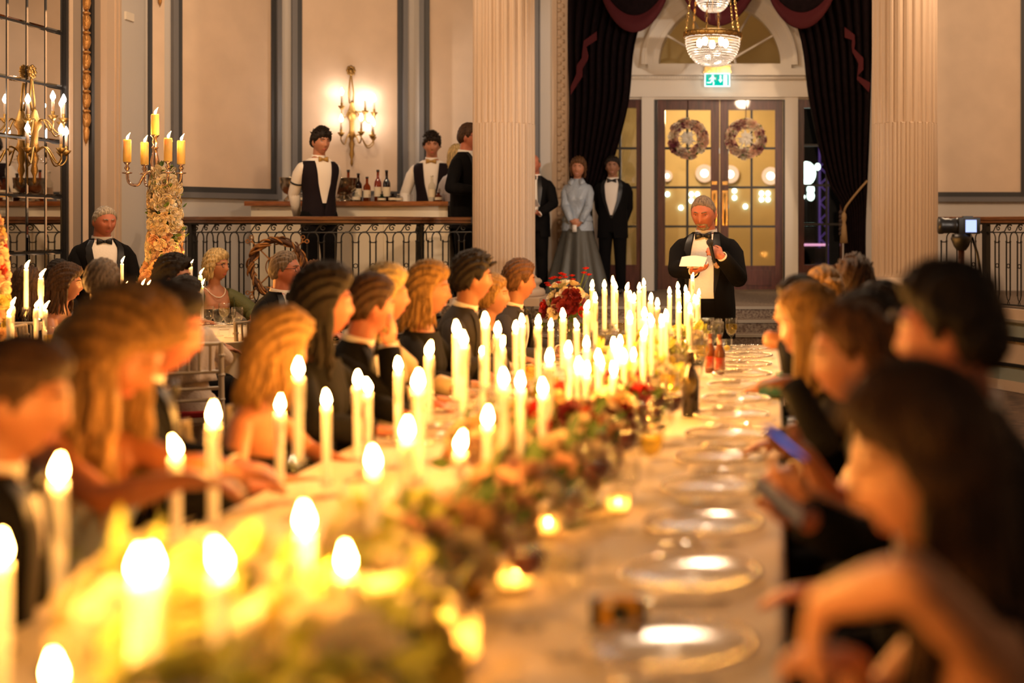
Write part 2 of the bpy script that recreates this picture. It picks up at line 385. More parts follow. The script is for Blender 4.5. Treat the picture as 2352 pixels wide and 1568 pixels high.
# arch spandrel with a semicircular opening
AC = X(1653); AR = 140*WY/F; AZ = Z(150); mb = MB(); n = 40; vs = []; 
xl, xr = X(1475), X(1833); R2 = 178*WY/F
ring = [(AC-AR*math.cos(PI*i/n), AZ+AR*math.sin(PI*i/n)) for i in range(n+1)]
outer = []
for i in range(n+1):
    a = PI*i/n; dx, dz = -math.cos(a), math.sin(a)
    t = min(((xr-AC) if dx > 0 else (AC-xl))/max(abs(dx), 1e-6), (ZT-AZ)/max(dz, 1e-6)); outer.append((AC+dx*t, AZ+dz*t))
for y in (WY, WY+.2): vs += [(x, y, z) for x, z in ring]+[(x, y, z) for x, z in outer]
m_ = n+1; fs = []
for i in range(n):
    fs += [(i, m_+i, m_+i+1, i+1), (2*m_+i, 2*m_+i+1, 3*m_+i+1, 3*m_+i), (i, i+1, 2*m_+i+1, 2*m_+i)]
mb.add(vs, fs)
for cx in (xl, xr): # corners above
    pass
mb.build('spandrel', M_white, wc)
MB().box(xl-.1, xr+.1, WY, WY+.2, AZ+1.9, ZT).build('wall_over_arch', M_white, wc)
for r0, r1, pr in ((140, 150, .03), (150, 172, .06), (172, 179, .09)):
    mb = MB(); rings = []
    for i in range(n+1):
        a = PI*i/n; c, s_ = -math.cos(a), math.sin(a); q0, q1 = r0*WY/F, r1*WY/F
        rings.append([(AC+c*q0, WY, AZ+s_*q0), (AC+c*q0, WY-pr, AZ+s_*q0), (AC+c*q1, WY-pr, AZ+s_*q1), (AC+c*q1, WY, AZ+s_*q1)])
    mb.loft(rings).build('archivolt', M_white, wc)
# fanlight
fan = sempty('window_1')
mb = MB(); vs = [(AC, WY+.1, AZ)]+[(AC-AR*math.cos(PI*i/24), WY+.1, AZ+AR*math.sin(PI*i/24)) for i in range(25)]
M_pane = glass('door_glass', (.95, .93, .85), .02, .45)
for k in range(6):
    q = [(AC, WY+.1, AZ)]+[(AC-AR*math.cos(PI*(k*4+i)/24), WY+.1, AZ+AR*math.sin(PI*(k*4+i)/24)) for i in range(5)]
    MB().add(q, [tuple(range(6))]).build('pane', M_pane, fan)
for k in range(1, 6):
    a = PI*k/6; d = np.array((-math.cos(a), 0, math.sin(a))); c = np.array((AC, WY+.08, AZ))
    MB().obox(c+d*AR*.63, d, (0, 1, 0), np.cross(d, (0, 1, 0)), AR*.37, .02, .012).build('muntin', M_white, fan)
mb = MB(); mb.tube([(AC-.26*AR*math.cos(PI*i/16), WY+.08, AZ+.26*AR*math.sin(PI*i/16)) for i in range(17)], .018, 6).build('muntin', M_white, fan)

# double doors
def leaf(name, a, b, g0, g1, gm, plate):
    t = sempty(name); Y0, Y1 = WY+.03, WY+.085
    MB().box(X(a), X(g0), Y0, Y1, ZP+.01, Z(228)).build('stile', M_maho, t); MB().box(X(g1), X(b), Y0, Y1, ZP+.01, Z(228)).build('stile', M_maho, t)
    MB().box(X(g0), X(g1), Y0, Y1, Z(252), Z(228)).build('rail', M_maho, t); MB().box(X(g0), X(g1), Y0, Y1, ZP+.01, Z(610)).build('rail', M_maho, t)
    mb = MB().box(X(g0)+.05, X(g1)-.05, Y0-.012, Y0, Z(655), Z(620)); mb.build('kick_panel', M_maho, t)
    rows = (252, 340, 430, 520, 610)
    for r in rows[1:-1]: MB().box(X(g0), X(g1), Y0+.005, Y1-.005, Z(r)-.014, Z(r)+.014).build('muntin', M_black, t)
    MB().box(X(gm)-.014, X(gm)+.014, Y0+.004, Y1-.004, Z(610), Z(252)).build('muntin', M_black, t)
    for i in range(4):
        for c0, c1 in ((g0, gm), (gm, g1)):
            MB().box(X(c0), X(c1), Y0+.025, Y0+.03, Z(rows[i+1]), Z(rows[i])).build('pane', M_pane, t)
    MB().box(X(plate-6), X(plate+6), Y0-.008, Y0, Z(518), Z(437)).build('push_plate', M_brass, t)
    MB().tube([(X(plate), Y0-.01, Z(515)), (X(plate), Y0-.06, Z(512)), (X(plate), Y0-.06, Z(448)), (X(plate), Y0-.01, Z(445))], .012, 8).build('pull_handle', M_brass, t, True)
    MB().box(X(plate-6), X(plate+6), Y0-.01, Y0, Z(424), Z(416)).build('lock_plate', M_brass, t)
leaf('door_1', 1510, 1652, 1527, 1632, 1578, 1641); leaf('door_2', 1653.5, 1798, 1673, 1780, 1726, 1665)
fr = sempty('trim_door_frame')
for a, b, z0, z1 in ((1503, 1509.5, ZP, Z(223)), (1798.5, 1804, ZP, Z(223)), (1509.5, 1798.5, Z(227.5), Z(223))): MB().box(X(a), X(b), WY+.0, WY+.12, z0, z1).build('frame', M_black, fr)
# side lights
def sidelight(name, a, b, g0, g1, mids, rows):
    t = sempty(name); Y0, Y1 = WY+.03, WY+.1
    MB().box(X(a), X(g0), Y0, Y1, ZP, Z(228)).build('stile', M_maho, t); MB().box(X(g1), X(b), Y0, Y1, ZP, Z(228)).build('stile', M_maho, t)
    MB().box(X(g0), X(g1), Y0, Y1, Z(247), Z(228)).build('rail', M_maho, t); MB().box(X(g0), X(g1), Y0, Y1, ZP, Z(608)).build('rail', M_maho, t)
    for r in rows[1:-1]: MB().box(X(g0), X(g1), Y0+.005, Y1-.005, Z(r)-.014, Z(r)+.014).build('muntin', M_black, t)
    for q in mids: MB().box(X(q)-.014, X(q)+.014, Y0+.004, Y1-.004, Z(rows[-1]), Z(rows[0])).build('muntin', M_black, t)
    cs = [g0]+list(mids)+[g1]
    for i in range(len(rows)-1):
        for c0, c1 in zip(cs[:-1], cs[1:]): MB().box(X(c0), X(c1), Y0+.025, Y0+.03, Z(rows[i+1]), Z(rows[i])).build('pane', glass('sidelight_glass' if name == 'window_2' else 'street_glass', (.9, .9, .85), .01, 7.0 if name == 'window_2' else .6), t)
sidelight('window_2', 1377, 1475, 1385, 1461, (1423,), (247, 340, 430, 520, 608))
sidelight('window_3', 1833, 1935, 1847, 1930, (1899,), (247, 333, 425, 515, 608))
# lobby behind the doors and a night backdrop beyond the side light
M_lobby = mat('lobby_wall_ochre', (.66, .53, .30), .8, var=.05, vscale=2)
struct('wall_lobby_back', MB().box(-3.6, .18, 19.2, 19.4, ZP, ZT), M_lobby)
struct('wall_lobby_side', MB().box(.10, .2, WY+.2, 19.2, ZP, ZT), M_lobby)
struct('floor_lobby', MB().box(-3.6, 4.5, WY, 26, ZP-.1, ZP-.001), M_carpet)
struct('night_backdrop', MB().box(-1, 4.6, 26, 26.2, 0, 8), mat('night_dark_sheet', (.006, .008, .014), .9))  # near-black sheet added to stand in for the darkness outside
struct('wall_lobby_end', MB().box(-3.8, -3.6, WY+.2, 19.4, ZP, ZT), M_lobby)
struct('lobby_light_baffle', MB().box(-3.6, .2, WY+.2, 19.4, 3.42, 3.5), M_lobby)  # low slab added to keep the lobby lamp off the fanlight
lamp('fanlight_fill_light', 'POINT', (-1.6, 17.4, 4.9), 14, (1.0, .62, .28), .2)  # unseen dim lamp added to light the space behind the fanlight
lamp('lobby_light', 'POINT', (-1.2, 18.0, 3.25), 90, (1.0, .72, .42), .25)
# ================================================================== RAILINGS
def spiral(cx, cz, r0, turns, a0, sgn, n=22):
    return [(cx+sgn*r0*(1-.85*i/n)*math.cos(a0+turns*2*PI*i/n), 0, cz+r0*(1-.85*i/n)*math.sin(a0+turns*2*PI*i/n)) for i in range(n+1)]
W_ = .165
def rail_modules():
    sg = 1; mb = MB()
    # running-scroll: S line from lower left up into a spiral
    cx, cz, r = .02, .785, .036
    pth = catmull([(-.10, 0, .745), (-.06, 0, .75), (-.03, 0, .79), (0.0, 0, .822), (.03, 0, .825), (.056, 0, .80)], 4)[:-1]+[np.array(p) for p in spiral(cx, cz, r, 1.35, .35, 1)[1:]]
    mb.tube(pth, .006, 5); sm_ = mb.mesh('scroll', M_iron)
    mb = MB(); mb.tube([(.028, 0, .63), (.028, 0, .66)]+[(W_/2-.0+(-(W_/2-.028))*math.cos(PI*i/10), 0, .66+.065*math.sin(PI*i/10)) for i in range(11)]+[(W_-.028, 0, .63)], .007, 5); am = mb.mesh('arch', M_iron)
    mb = MB(); mb.tube([(0, 0, .10), (0, 0, .63)], .008, 6); mb.ell((0, 0, .63), (.012, .012, .012), 6, 4); bm = mb.mesh('baluster', M_iron)
    mb = MB(); mb.tube([(.020*math.cos(2*PI*i/12), 0, .41+.020*math.sin(2*PI*i/12)) for i in range(13)], .005, 5); rm = mb.mesh('ring', M_iron)
    mb = MB(); mb.tube([(-.034, 0, .63), (.034, 0, .63)], .006, 5); cm = mb.mesh('cross_bar', M_iron)
    mb = MB(); mb.tube([(-.028, 0, .16), (-.028, 0, .12), (-.015, 0, .08), (0, 0, .065), (.015, 0, .08), (.028, 0, .12), (.028, 0, .16)], .006, 5)
    mb.tube([(.014*math.cos(2*PI*i/10), 0, .04+.02*math.sin(2*PI*i/10)) for i in range(11)], .005, 5); um = mb.mesh('foot_loop', M_iron)
    return sm_, am, bm, rm, cm, um
RM = rail_modules()
def railing(name, label, path, posts, flip=1, skip=None):
    t = thing(name, label, 'railing', (0, 0, ZP))
    path = [np.array(p) for p in path]
    L = [0]
    for a, b in zip(path[:-1], path[1:]): L.append(L[-1]+np.linalg.norm(b-a))
    def at(s):
        i = min(max(np.searchsorted(L, s)-1, 0), len(L)-2); f = (s-L[i])/(L[i+1]-L[i]); p = path[i]*(1-f)+path[i+1]*f
        d = path[i+1]-path[i]; return p, math.atan2(d[1], d[0])
    for nm, z0, z1, hw, m in (('handrail', .835, .865, .05, M_rail), ('handrail', .865, .90, .065, M_rail), ('handrail_core', .82, .835, .03, M_iron), ('top_bar', .735, .747, .012, M_iron), ('bottom_bar', .02, .035, .014, M_iron)):
        rings = []
        for i, p in enumerate(path):
            d = path[min(i+1, len(path)-1)]-path[max(i-1, 0)]; d = d/np.linalg.norm(d); nrm = np.array((-d[1], d[0]))
            rings.append([(*(p+nrm*hw), z0), (*(p+nrm*hw*1.0), z1-.006), (*(p+nrm*hw*.8), z1), (*(p-nrm*hw*.8), z1), (*(p-nrm*hw), z1-.006), (*(p-nrm*hw), z0)])
        MB().loft(rings).build(nm, m, t)
    n = int(L[-1]/W_)
    for i in range(n):
        s = (i+.5)*W_; p, a = at(s); p2, a2 = at(s)
        link('scroll', RM[0], t, (p[0], p[1], 0), (0, 0, a if flip > 0 else a+PI))
        link('arch', RM[1], t, (p[0], p[1], .02), (0, 0, a))
        for k in (-.028, .028): q = at(s+k)[0]; link('baluster', RM[2], t, (q[0], q[1], 0.02))
        link('ring', RM[3], t, (p[0], p[1], 0), (0, 0, a)); link('cross_bar', RM[4], t, (p[0], p[1], .01), (0, 0, a)); link('foot_loop', RM[5], t, (p[0], p[1], 0), (0, 0, a))
    for s in posts:
        p, a = at(s*L[-1]); c, s_ = math.cos(a), math.sin(a)
        mb = MB(); mb.obox((p[0], p[1], .42), (c, s_, 0), (-s_, c, 0), (0, 0, 1), .03, .03, .42); mb.obox((p[0], p[1], .03), (c, s_, 0), (-s_, c, 0), (0, 0, 1), .045, .045, .03)
        mb.build('newel_post', M_iron, t)
    return t
railing('railing', 'curved wrought iron railing with brown handrail in front of the bar', RL, (.055, .80))
railing('railing', 'wrought iron railing with brown handrail behind the camera on a pole', RR, (.23, .6))

# ================================================================== CURTAINS
def drape(name, edges, d, folds, depth, m, parent):
    """edges: (py, px_left, px_right) rows, hung at depth d in folds"""
    rows = catmull(edges, 6); n = folds*8; rings = []
    for py, a, b in rows:
        dd = d; r = []
        for j in range(n+1):
            u = j/n; px = a+(b-a)*u; r.append((PX(px, d), d-depth*(.5+.5*math.sin(2*PI*folds*u+.4*math.sin(py*.02)))*min(1, abs(b-a)/90+.3), PZ(py, d)))
        rings.append(r)
    mb = MB(); mb.loft(rings, False, False); o = mb.build(name, m, parent, True)
    s_ = o.modifiers.new('thickness', 'SOLIDIFY'); s_.thickness = .012; return o
DC = 15.75
t = thing('curtain', 'dark plum curtain pulled aside, behind the smiling woman in silver', 'curtain', (0, 0, 0))
drape('drape', [(-60, 1308, 1540), (80, 1308, 1466), (230, 1310, 1446), (340, 1310, 1420), (420, 1312, 1392), (470, 1312, 1362), (560, 1312, 1368), (676, 1310, 1372)], DC, 9, .12, M_curt, t)
t2 = thing('curtain', 'dark plum curtain tied back with a gold rope near the camera pole', 'curtain', (0, 0, 0))
drape('drape', [(-60, 1770, 2003), (75, 1836, 2003), (220, 1858, 2000), (330, 1880, 1996), (420, 1905, 1992), (476, 1934, 1990), (560, 1940, 1988), (668, 1938, 1990)], DC, 9, .12, M_curt, t2)
M_rope = mat('gold_silk_rope', (.28, .17, .07), .6, bump=.5, bscale=200)
MB().tube(catmull([P(1992, 415, DC-.2), P(1970, 440, DC-.22), P(1945, 472, DC-.2), P(1939, 486, DC-.18)], 6), .014, 7).build('tie_rope', M_rope, t2, True)
mb = MB(); q = P(1938, 492, DC-.2); mb.lathe([(.012, .03), (.03, .0), (.034, -.05), (.022, -.10), (.03, -.13), (.036, -.2), (.048, -.34), (.03, -.345)], 12, q); mb.build('tassel', M_rope, t2, True)
mb = MB(); q = P(1931, 488, DC-.2)
for i in range(6): mb.ell(q+Vector((0, 0, -.05*i)), (.026, .026, .03), 8, 5)
mb.build('tie_knots', mat('dark_silk_cord', (.04, .02, .015), .7), t2, True)
def swag(label, pa, pb, ytop, ybot, d):
    t = thing('curtain_swag', label, 'curtain', (0, 0, 0), group='swags over the doorway')
    for nm, f0, f1, m, off in (('swag_cloth', .0, .80, M_curt, 0), ('swag_border', .80, 1.0, M_ctrim, .004)):
        rings = []; n = 24
        for k in range(15):
            v = f0+(f1-f0)*k/14; r = []
            for j in range(n+1):
                u = j/n; drop = (1-(2*u-1)**2)**.62
                px = pa+(pb-pa)*(u if True else 0)+(.5-u)*10*(1-v); py = ytop+(ybot-ytop)*drop*v
                yy = d-.05-.16*drop*(.4+.6*math.sin(PI*min(1, v)*.5))-.02*math.sin(v*22)*drop-off
                r.append((PX(px, d), yy, PZ(py, d)))
            rings.append(r)
        o = MB().loft(rings, False, False).build(nm, m, t, True); s_ = o.modifiers.new('thickness', 'SOLIDIFY'); s_.thickness = .012
swag('dark curtain swag with oxblood border hanging beside the chandelier, above the silver blouse', 1366, 1556, -110, 80, DC-.2)
swag('dark curtain swag with oxblood border hanging directly behind the chandelier', 1540, 1762, -130, 66, DC-.3)
swag('dark curtain swag with oxblood border hanging beside the chandelier, above the tied curtain', 1744, 1936, -110, 72, DC-.2)
def jabot(parent, pts, d):
    mb = MB(); rings = []
    for a, b in pts: rings.append([tuple(P(*a, d)), tuple(P(*b, d))])
    o = mb.loft(rings, False, False).build('jabot_border', M_ctrim, parent); s_ = o.modifiers.new('thickness', 'SOLIDIFY'); s_.thickness = .01
jabot(t, [((1371, 72), (1371, 92)), ((1341, 94), (1347, 108)), ((1338, 118), (1352, 128)), ((1336, 134), (1350, 138)), ((1325, 150), (1338, 158)), ((1324, 170), (1338, 176)), ((1311, 200), (1311, 218))], DC-.16)
jabot(t2, [((1940, 62), (1940, 86)), ((1963, 80), (1957, 92)), ((1964, 100), (1956, 104)), ((1962, 112), (1958, 120)), ((1983, 133), (1972, 146)), ((1983, 160), (1970, 166)), ((1970, 174), (1968, 182)), ((1999, 190), (1996, 212))], DC-.16)

# ================================================================== ROSES, WREATHS
def rose_mesh(name, m, seed=0, petals=(3, 4, 5, 6), layers=4):
    rnd = random.Random(seed); mb = MB()
    mb.ell((0, 0, .30), (.20, .20, .42), 7, 4)
    for l in range(layers):
        k = petals[l]; R = .20+.22*l; tilt = -.02+.30*l; h = 1.02-.11*l
        for i in range(k):
            a = 2*PI*i/k+l*.6+rnd.uniform(-.15, .15); c, s_ = math.cos(a), math.sin(a); w = 1.15*PI*R/k+.12; vs = []
            for r in range(4):
                v = r/3
                for j in range(5):
                    u = (j/4-.5)*2; rr = R*(.35+.65*min(1, v*1.6))+tilt*v*v*.55-.10*u*u; x = rr; y = w*u*(.55+.6*v-.35*v*v); z = -.25+h*v-(.12*v*u*u)
                    vs.append((c*x-s_*y, s_*x+c*y, z))
            mb.add(vs, [(r*5+j, r*5+j+1, r*5+5+j+1, r*5+5+j) for r in range(3) for j in range(4)])
    return mb.mesh(name, m, True)
FC = dict(ivory=(.82, .70, .50), cream=(.80, .62, .40), blush=(.72, .42, .28), peach=(.75, .45, .22), mauve=(.42, .26, .20), red=(.50, .015, .01), burgundy=(.16, .006, .012), white=(.86, .78, .62), plum=(.20, .04, .06), yellow=(.62, .50, .12), lime=(.56, .58, .18))
ROSE = {k: rose_mesh('rose', mat('petal_'+k, c, .65, sss=.15, sssr=(.01, .005, .003), var=.12, vscale=3), i) for i, (k, c) in enumerate(FC.items())}
def leaves_mb(mb, c, n, R, size, rnd, squash=(1, 1, 1)):
    for i in range(n):
        d = np.array([rnd.gauss(0, 1)*squash[k] for k in range(3)]); d /= np.linalg.norm(d)+1e-6; b = np.array(c)+d*R*rnd.uniform(.6, 1.05)
        s_ = np.cross(d, (rnd.random(), rnd.random(), rnd.random())); s_ /= np.linalg.norm(s_)+1e-6; u = d*.6+np.cross(s_, d)*.6; u /= np.linalg.norm(u); L = size*rnd.uniform(.7, 1.3)
        nn = np.cross(u, s_); mb.add([b, b+u*L*.35+s_*L*.25+nn*L*.05, b+u*L*.75+s_*L*.18, b+u*L, b+u*L*.75-s_*L*.18, b+u*L*.35-s_*L*.25+nn*L*.05, b+u*L*.5-nn*L*.06], [(0, 1, 6), (1, 2, 6), (2, 3, 6), (3, 4, 6), (4, 5, 6), (5, 0, 6)])
def put_rose(parent, kind, p, d, s):
    q = Vector(d).to_track_quat('Z', 'Y'); o = link('rose', ROSE[kind], parent, p, q.to_euler(), s); return o
for px, lab in ((1580, 'rose wreath with a white centre on the door nearer the silver-clad woman'), (1713, 'rose wreath with lamp glints in it on the door nearer the tied curtain')):
    rnd = random.Random(px); t = thing('wreath', lab, 'wreath', (X(px), WY-.02, Z(319)), group='wreaths on the double doors')
    R = 35*WY/F; r_ = 12*WY/F
    mb = MB(); mb.tube([(R*math.cos(2*PI*i/28), .0, R*math.sin(2*PI*i/28)) for i in range(29)], r_*.62, 8); mb.build('wreath_ring', M_green, t, True)
    mb = MB()
    for i in range(30): a = 2*PI*i/30; leaves_mb(mb, (R*math.cos(a), -.02, R*math.sin(a)), 3, r_*1.0, .034, rnd)
    o = mb.build('leaves', M_green, t); o['kind'] = 'stuff'
    for i in range(110):
        a = 2*PI*i/110*7.0; ph = rnd.uniform(-1.3, 1.3); e = np.array((math.cos(a), 0, math.sin(a))); d = e*math.sin(ph)+np.array((0, -1, 0))*math.cos(ph)
        put_rose(t, rnd.choice(['ivory', 'cream', 'blush', 'mauve', 'plum', 'ivory', 'blush']), tuple(e*R+d*r_*.72), d, rnd.uniform(.024, .040))
    MB().tube([(0, 0, R), (0, .03, R+.3)], .006, 5).build('ribbon', M_maho, t)
    # gauze bow in the middle
    mb = MB()
    for i in range(60):
        a = rnd.uniform(0, 2*PI); l = rnd.uniform(.06, .125); mb.tube([(0, 0, 0), (l*.5*math.cos(a), -.03, l*.5*math.sin(a)), (l*math.cos(a), -.01, l*math.sin(a))], [.004, .012, .002], 4)
    o = mb.build('gauze', mat('white_gauze', (.8, .74, .62), .8), t); o['kind'] = 'stuff'

# ================================================================== CHANDELIER, EXIT SIGN
ch = thing('chandelier', 'tiered crystal bead chandelier with brass ring hanging before the doors', 'chandelier', (PX(1637, 14.3), 14.3, 0))
DZ = 14.3; M_bead = glass('crystal_bead', (1, .97, .92), .05, 3.0, .45, (1, .95, .88))
def bowl(zt, zb, R, r0, rows, name):
    mb = MB()
    for i in range(rows):
        v = i/(rows-1); rr = R*math.cos(v*PI*.42)+(r0 if v == 1 else 0)*0; z = zt+(zb-zt)*math.sin(v*PI/2); k = max(8, int(2*PI*rr/.021))
        for j in range(k):
            a = 2*PI*(j+.5*(i % 2))/k; x, y = rr*math.cos(a), rr*math.sin(a); h = .0105
            mb.add([(x+h, y, z), (x, y+h, z), (x-h, y, z), (x, y-h, z), (x, y, z+h), (x, y, z-h)], [(0, 1, 4), (1, 2, 4), (2, 3, 4), (3, 0, 4), (1, 0, 5), (2, 1, 5), (3, 2, 5), (0, 3, 5)])
    o = mb.build(name, M_bead, ch); o['kind'] = 'stuff'
Rr = 64*DZ/F; zr = PZ(80, DZ)
bowl(PZ(88, DZ), PZ(150, DZ), Rr*.97, .05, 16, 'bead_bowl')
bowl(PZ(-45, DZ), PZ(26, DZ), Rr*.72, .05, 14, 'bead_bowl')
for k, (a, b) in enumerate(((.0, .02), (.03, .012))):
    MB().lathe([(Rr*1.0, -.035), (Rr*1.03, -.02), (Rr*1.05, 0), (Rr*1.02, .02), (Rr*.99, .03), (Rr*.96, .03), (Rr*.97, -.035)], 40, (0, 0, zr+k*.0), cap=False).build('brass_ring', M_antique, ch, True) if k == 0 else None
for i in range(20):
    a = 2*PI*i/20; MB().tube([(Rr*1.05*math.cos(a+.12*math.sin(q)), Rr*1.05*math.sin(a+.12*math.sin(q)), zr-.01+.03*math.cos(q)) for q in np.linspace(0, 2*PI, 9)], .005, 4).build('ring_ornament', M_brass, ch)
for i in range(6):
    a = 2*PI*i/6+.35; mb = MB(); p0 = np.array((Rr*math.cos(a), Rr*math.sin(a), zr+.02)); p1 = np.array((Rr*.75*math.cos(a), Rr*.75*math.sin(a), PZ(-45, DZ)))
    for k in range(14):
        c = p0+(p1-p0)*(k+.5)/14; e = (p1-p0)/14*.62; s_ = np.array((-math.sin(a), math.cos(a), 0)) if k % 2 else np.array((math.cos(a), math.sin(a), 0))
        mb.tube([c+e*math.cos(q)+s_*.010*math.sin(q) for q in np.linspace(0, 2*PI, 9)], .004, 4)
    mb.build('chain', M_brass, ch)
for i in range(5):
    a = 2*PI*i/5+.4; x, y = .15*math.cos(a), .15*math.sin(a); zb = PZ(98, DZ)
    MB().ell((x, y, zb), (.03, .03, .045), 10, 7).build('bulb', M_bulb, ch, True); MB().ell((x*.7, y*.7, zb+.62), (.03, .03, .045), 10, 7).build('bulb', M_bulb, ch, True)
for i in range(6):
    a = 2*PI*i/6; x, y = .08*math.cos(a), .08*math.sin(a); z = PZ(152, DZ)
    MB().lathe([(.003, 0), (.012, -.05), (.012, -.12), (.002, -.17)], 6, (x, y, z)).build('crystal_drop', M_glass, ch)
    MB().lathe([(.003, 0), (.012, -.03), (.010, -.08), (.002, -.1)], 6, (x, y, PZ(27, DZ))).build('crystal_drop', M_glass, ch)
MB().tube([(0, 0, PZ(26, DZ)), (0, 0, 5.4)], .008, 6).build('rod', M_brass, ch)
ex = thing('exit_sign', 'lit green exit sign with running figure, arrow and door over the doors', 'sign', (0, 0, 0)); dE = WY-.22
MB().box(PX(1618, dE), PX(1677, dE), dE, dE+.012, PZ(199, dE), PZ(168, dE)).build('panel_border', emis('exit_white', (.85, 1, .97), 1.6), ex)
MB().box(PX(1621, dE), PX(1674, dE), dE-.003, dE, PZ(196.5, dE), PZ(170.5, dE)).build('green_face', emis('exit_green', (.0, .50, .36), 1.25), ex)
def ep(px, py): return (PX(px, dE), PZ(py, dE))
def flat(mb, pts, y): n = len(pts); mb.add([(x, y, z) for x, z in pts]+[(x, y-.003, z) for x, z in pts], [tuple(range(n, 2*n))]+[(i, (i+1) % n, n+(i+1) % n, n+i) for i in range(n)])
mb = MB(); W2_ = emis('exit_white', (1, 1, 1), 1.6)
flat(mb, [ep(1653, 172.5), ep(1657, 172.5), ep(1657, 183), ep(1660, 183), ep(1655, 190), ep(1650, 183), ep(1653, 183)], dE-.003); mb.build('arrow', W2_, ex)
mb = MB(); flat(mb, [ep(1661.5, 172), ep(1670.5, 172), ep(1670.5, 196.4), ep(1661.5, 196.4)], dE-.003); mb.build('door_symbol', W2_, ex)
mb = MB(); cc = ep(1637, 174.5); flat(mb, [(cc[0]+.014*math.cos(q), cc[1]+.014*math.sin(q)) for q in np.linspace(0, 2*PI, 11)[:-1]], dE-.003)
for pts in ([(1633, 177), (1639, 177), (1640, 185), (1635, 186)], [(1633, 177.5), (1628, 182), (1629.5, 183.5), (1635, 180)], [(1638, 178), (1643, 183), (1644.5, 181.5), (1640, 176.5)], [(1635, 185), (1633, 191), (1624, 191), (1624, 188.5), (1631, 188.5), (1633, 184)], [(1637, 185), (1641, 189), (1640, 195.5), (1637, 195.5), (1638, 190), (1635, 186)]): flat(mb, [ep(*q) for q in pts], dE-.003)
mb.build('running_figure', W2_, ex)
mb = MB().box(PX(1615, dE), PX(1680, dE), dE-.02, dE+.16, PZ(168, dE), PZ(163, dE)); mb.build('brass_bar', M_brass, ex)
MB().box(PX(1617, dE), PX(1678, dE), dE+.02, dE+.10, PZ(163, dE), PZ(149, dE)).build('brass_housing', M_brass, ex)
MB().box(PX(1640, dE), PX(1655, dE), dE+.06, WY-.1, PZ(160, dE), PZ(152, dE)).build('bracket', M_brass, ex)

# ================================================================== SCONCES
def sconce(label, loc, rz, H, bulbs, flames=False):
    t = thing('wall_sconce', label, 'wall lamp', loc, rz)
    # local: wall plane y=0, lamp comes towards -y; z=0 at bottom tip, H total
    mb = MB(); mb.lathe([(.004, 0), (.018, .03*H), (.012, .07*H), (.03, .12*H), (.02, .17*H), (.035, .22*H), (.02, .27*H), (.045, .30*H), (.028, .36*H), (.03, .45*H), (.06, .50*H), (.05, .54*H), (.035, .57*H), (.02, .62*H), (.005, .65*H)], 12, (0, -.05, 0)); mb.build('stem', M_antique, t, True)
    for s_ in (-1, 1): MB().tube([(s_*.02, -.04, .62*H), (s_*.032, -.03, .72*H), (s_*.008, -.025, .88*H), (0, -.03, .90*H)], .009, 6).build('ribbon_cord', M_antique, t, True)
    mb = MB(); mb.ell((0, -.03, .94*H), (.03, .02, .03), 8, 6)
    for k in range(8): a = 2*PI*k/8; mb.ell((.04*math.cos(a), -.03, .945*H+.045*math.sin(a)), (.02, .018, .02), 7, 5)
    mb.build('bow_finial', M_antique, t, True)
    for x, y, zc in bulbs:
        zt = zc*H; zr_ = .50*H if zc > .55 else .27*H
        am = MB().tube(catmull([(0, -.06, zr_), (x*.35, -.07+y*.3, zr_+.05), (x*.7, y*.8-.05, zt-.26), (x, y-.05, zt-.22), (x, y-.05, zt-.16)], 5), .007, 6).build('arm', M_antique, t, True)
        MB().lathe([(.005, -.18), (.02, -.165), (.045, -.13), (.012, -.125), (.016, -.10), (.012, -.09)], 10, (x, y-.05, zt)).build('drip_pan', M_antique, am, True)
        MB().lathe([(.013, -.10), (.013, 0)], 8, (x, y-.05, zt)).build('candle_tube', M_cream, am, True)
        MB().lathe([(.006, 0), (.02, .022), (.022, .038), (.012, .065), (.002, .085)], 10, (x, y-.05, zt)).build('bulb', M_bulb, am, True)
    for k in range(9):
        a = -1.2+2.4*k/8; mb = MB(); pts = [(.20*math.sin(a)*u*1.0, -.07-.10*math.cos(a)*u, .28*H-.10*math.sin(PI*u)*1.0+.0*u) for u in np.linspace(0, 1, 9)]
        for p in pts: mb.ell(p, (.007, .007, .009), 5, 3)
        o = mb.build('bead_swag', M_glass, t); o['kind'] = 'stuff'
    return t
q = hit(803, W1, W2); a_ = math.atan2(W2[1]-W1[1], W2[0]-W1[0]); zb = PZ(383, q[1]); H_ = PZ(150, q[1])-zb
up = [(-.155, -.09, .69), (.125, -.10, .655), (.255, -.05, .65), (-.04, -.2, .66)]; lo = [(-.165, -.1, .43), (.02, -.24, .44), (.19, -.16, .42), (.24, -.06, .405)]
sconce('gilt wall sconce with lit bulbs above the bar', (q[0]+.01, q[1]-.012, zb), a_, H_, up[:3]+lo)
sconce('gilt wall sconce with lit bulbs added out of view to light the gallery wall', (PX(2545, WY), WY-.012, zb), 0, H_, up[:3]+lo)  # sconce added out of view to brighten the wall on this side
yS = 11.42; sconce('gilt wall sconce with lit bulbs fixed to the mirror', (XL+.03, yS, PZ(425, yS)), PI/2, PZ(150, yS)-PZ(425, yS), [(-.24, -.08, .66), (-.07, -.2, .70), (.1, -.2, .69), (.25, -.1, .67), (-.28, -.1, .42), (-.05, -.26, .43), (.14, -.2, .42), (.28, -.08, .42)])

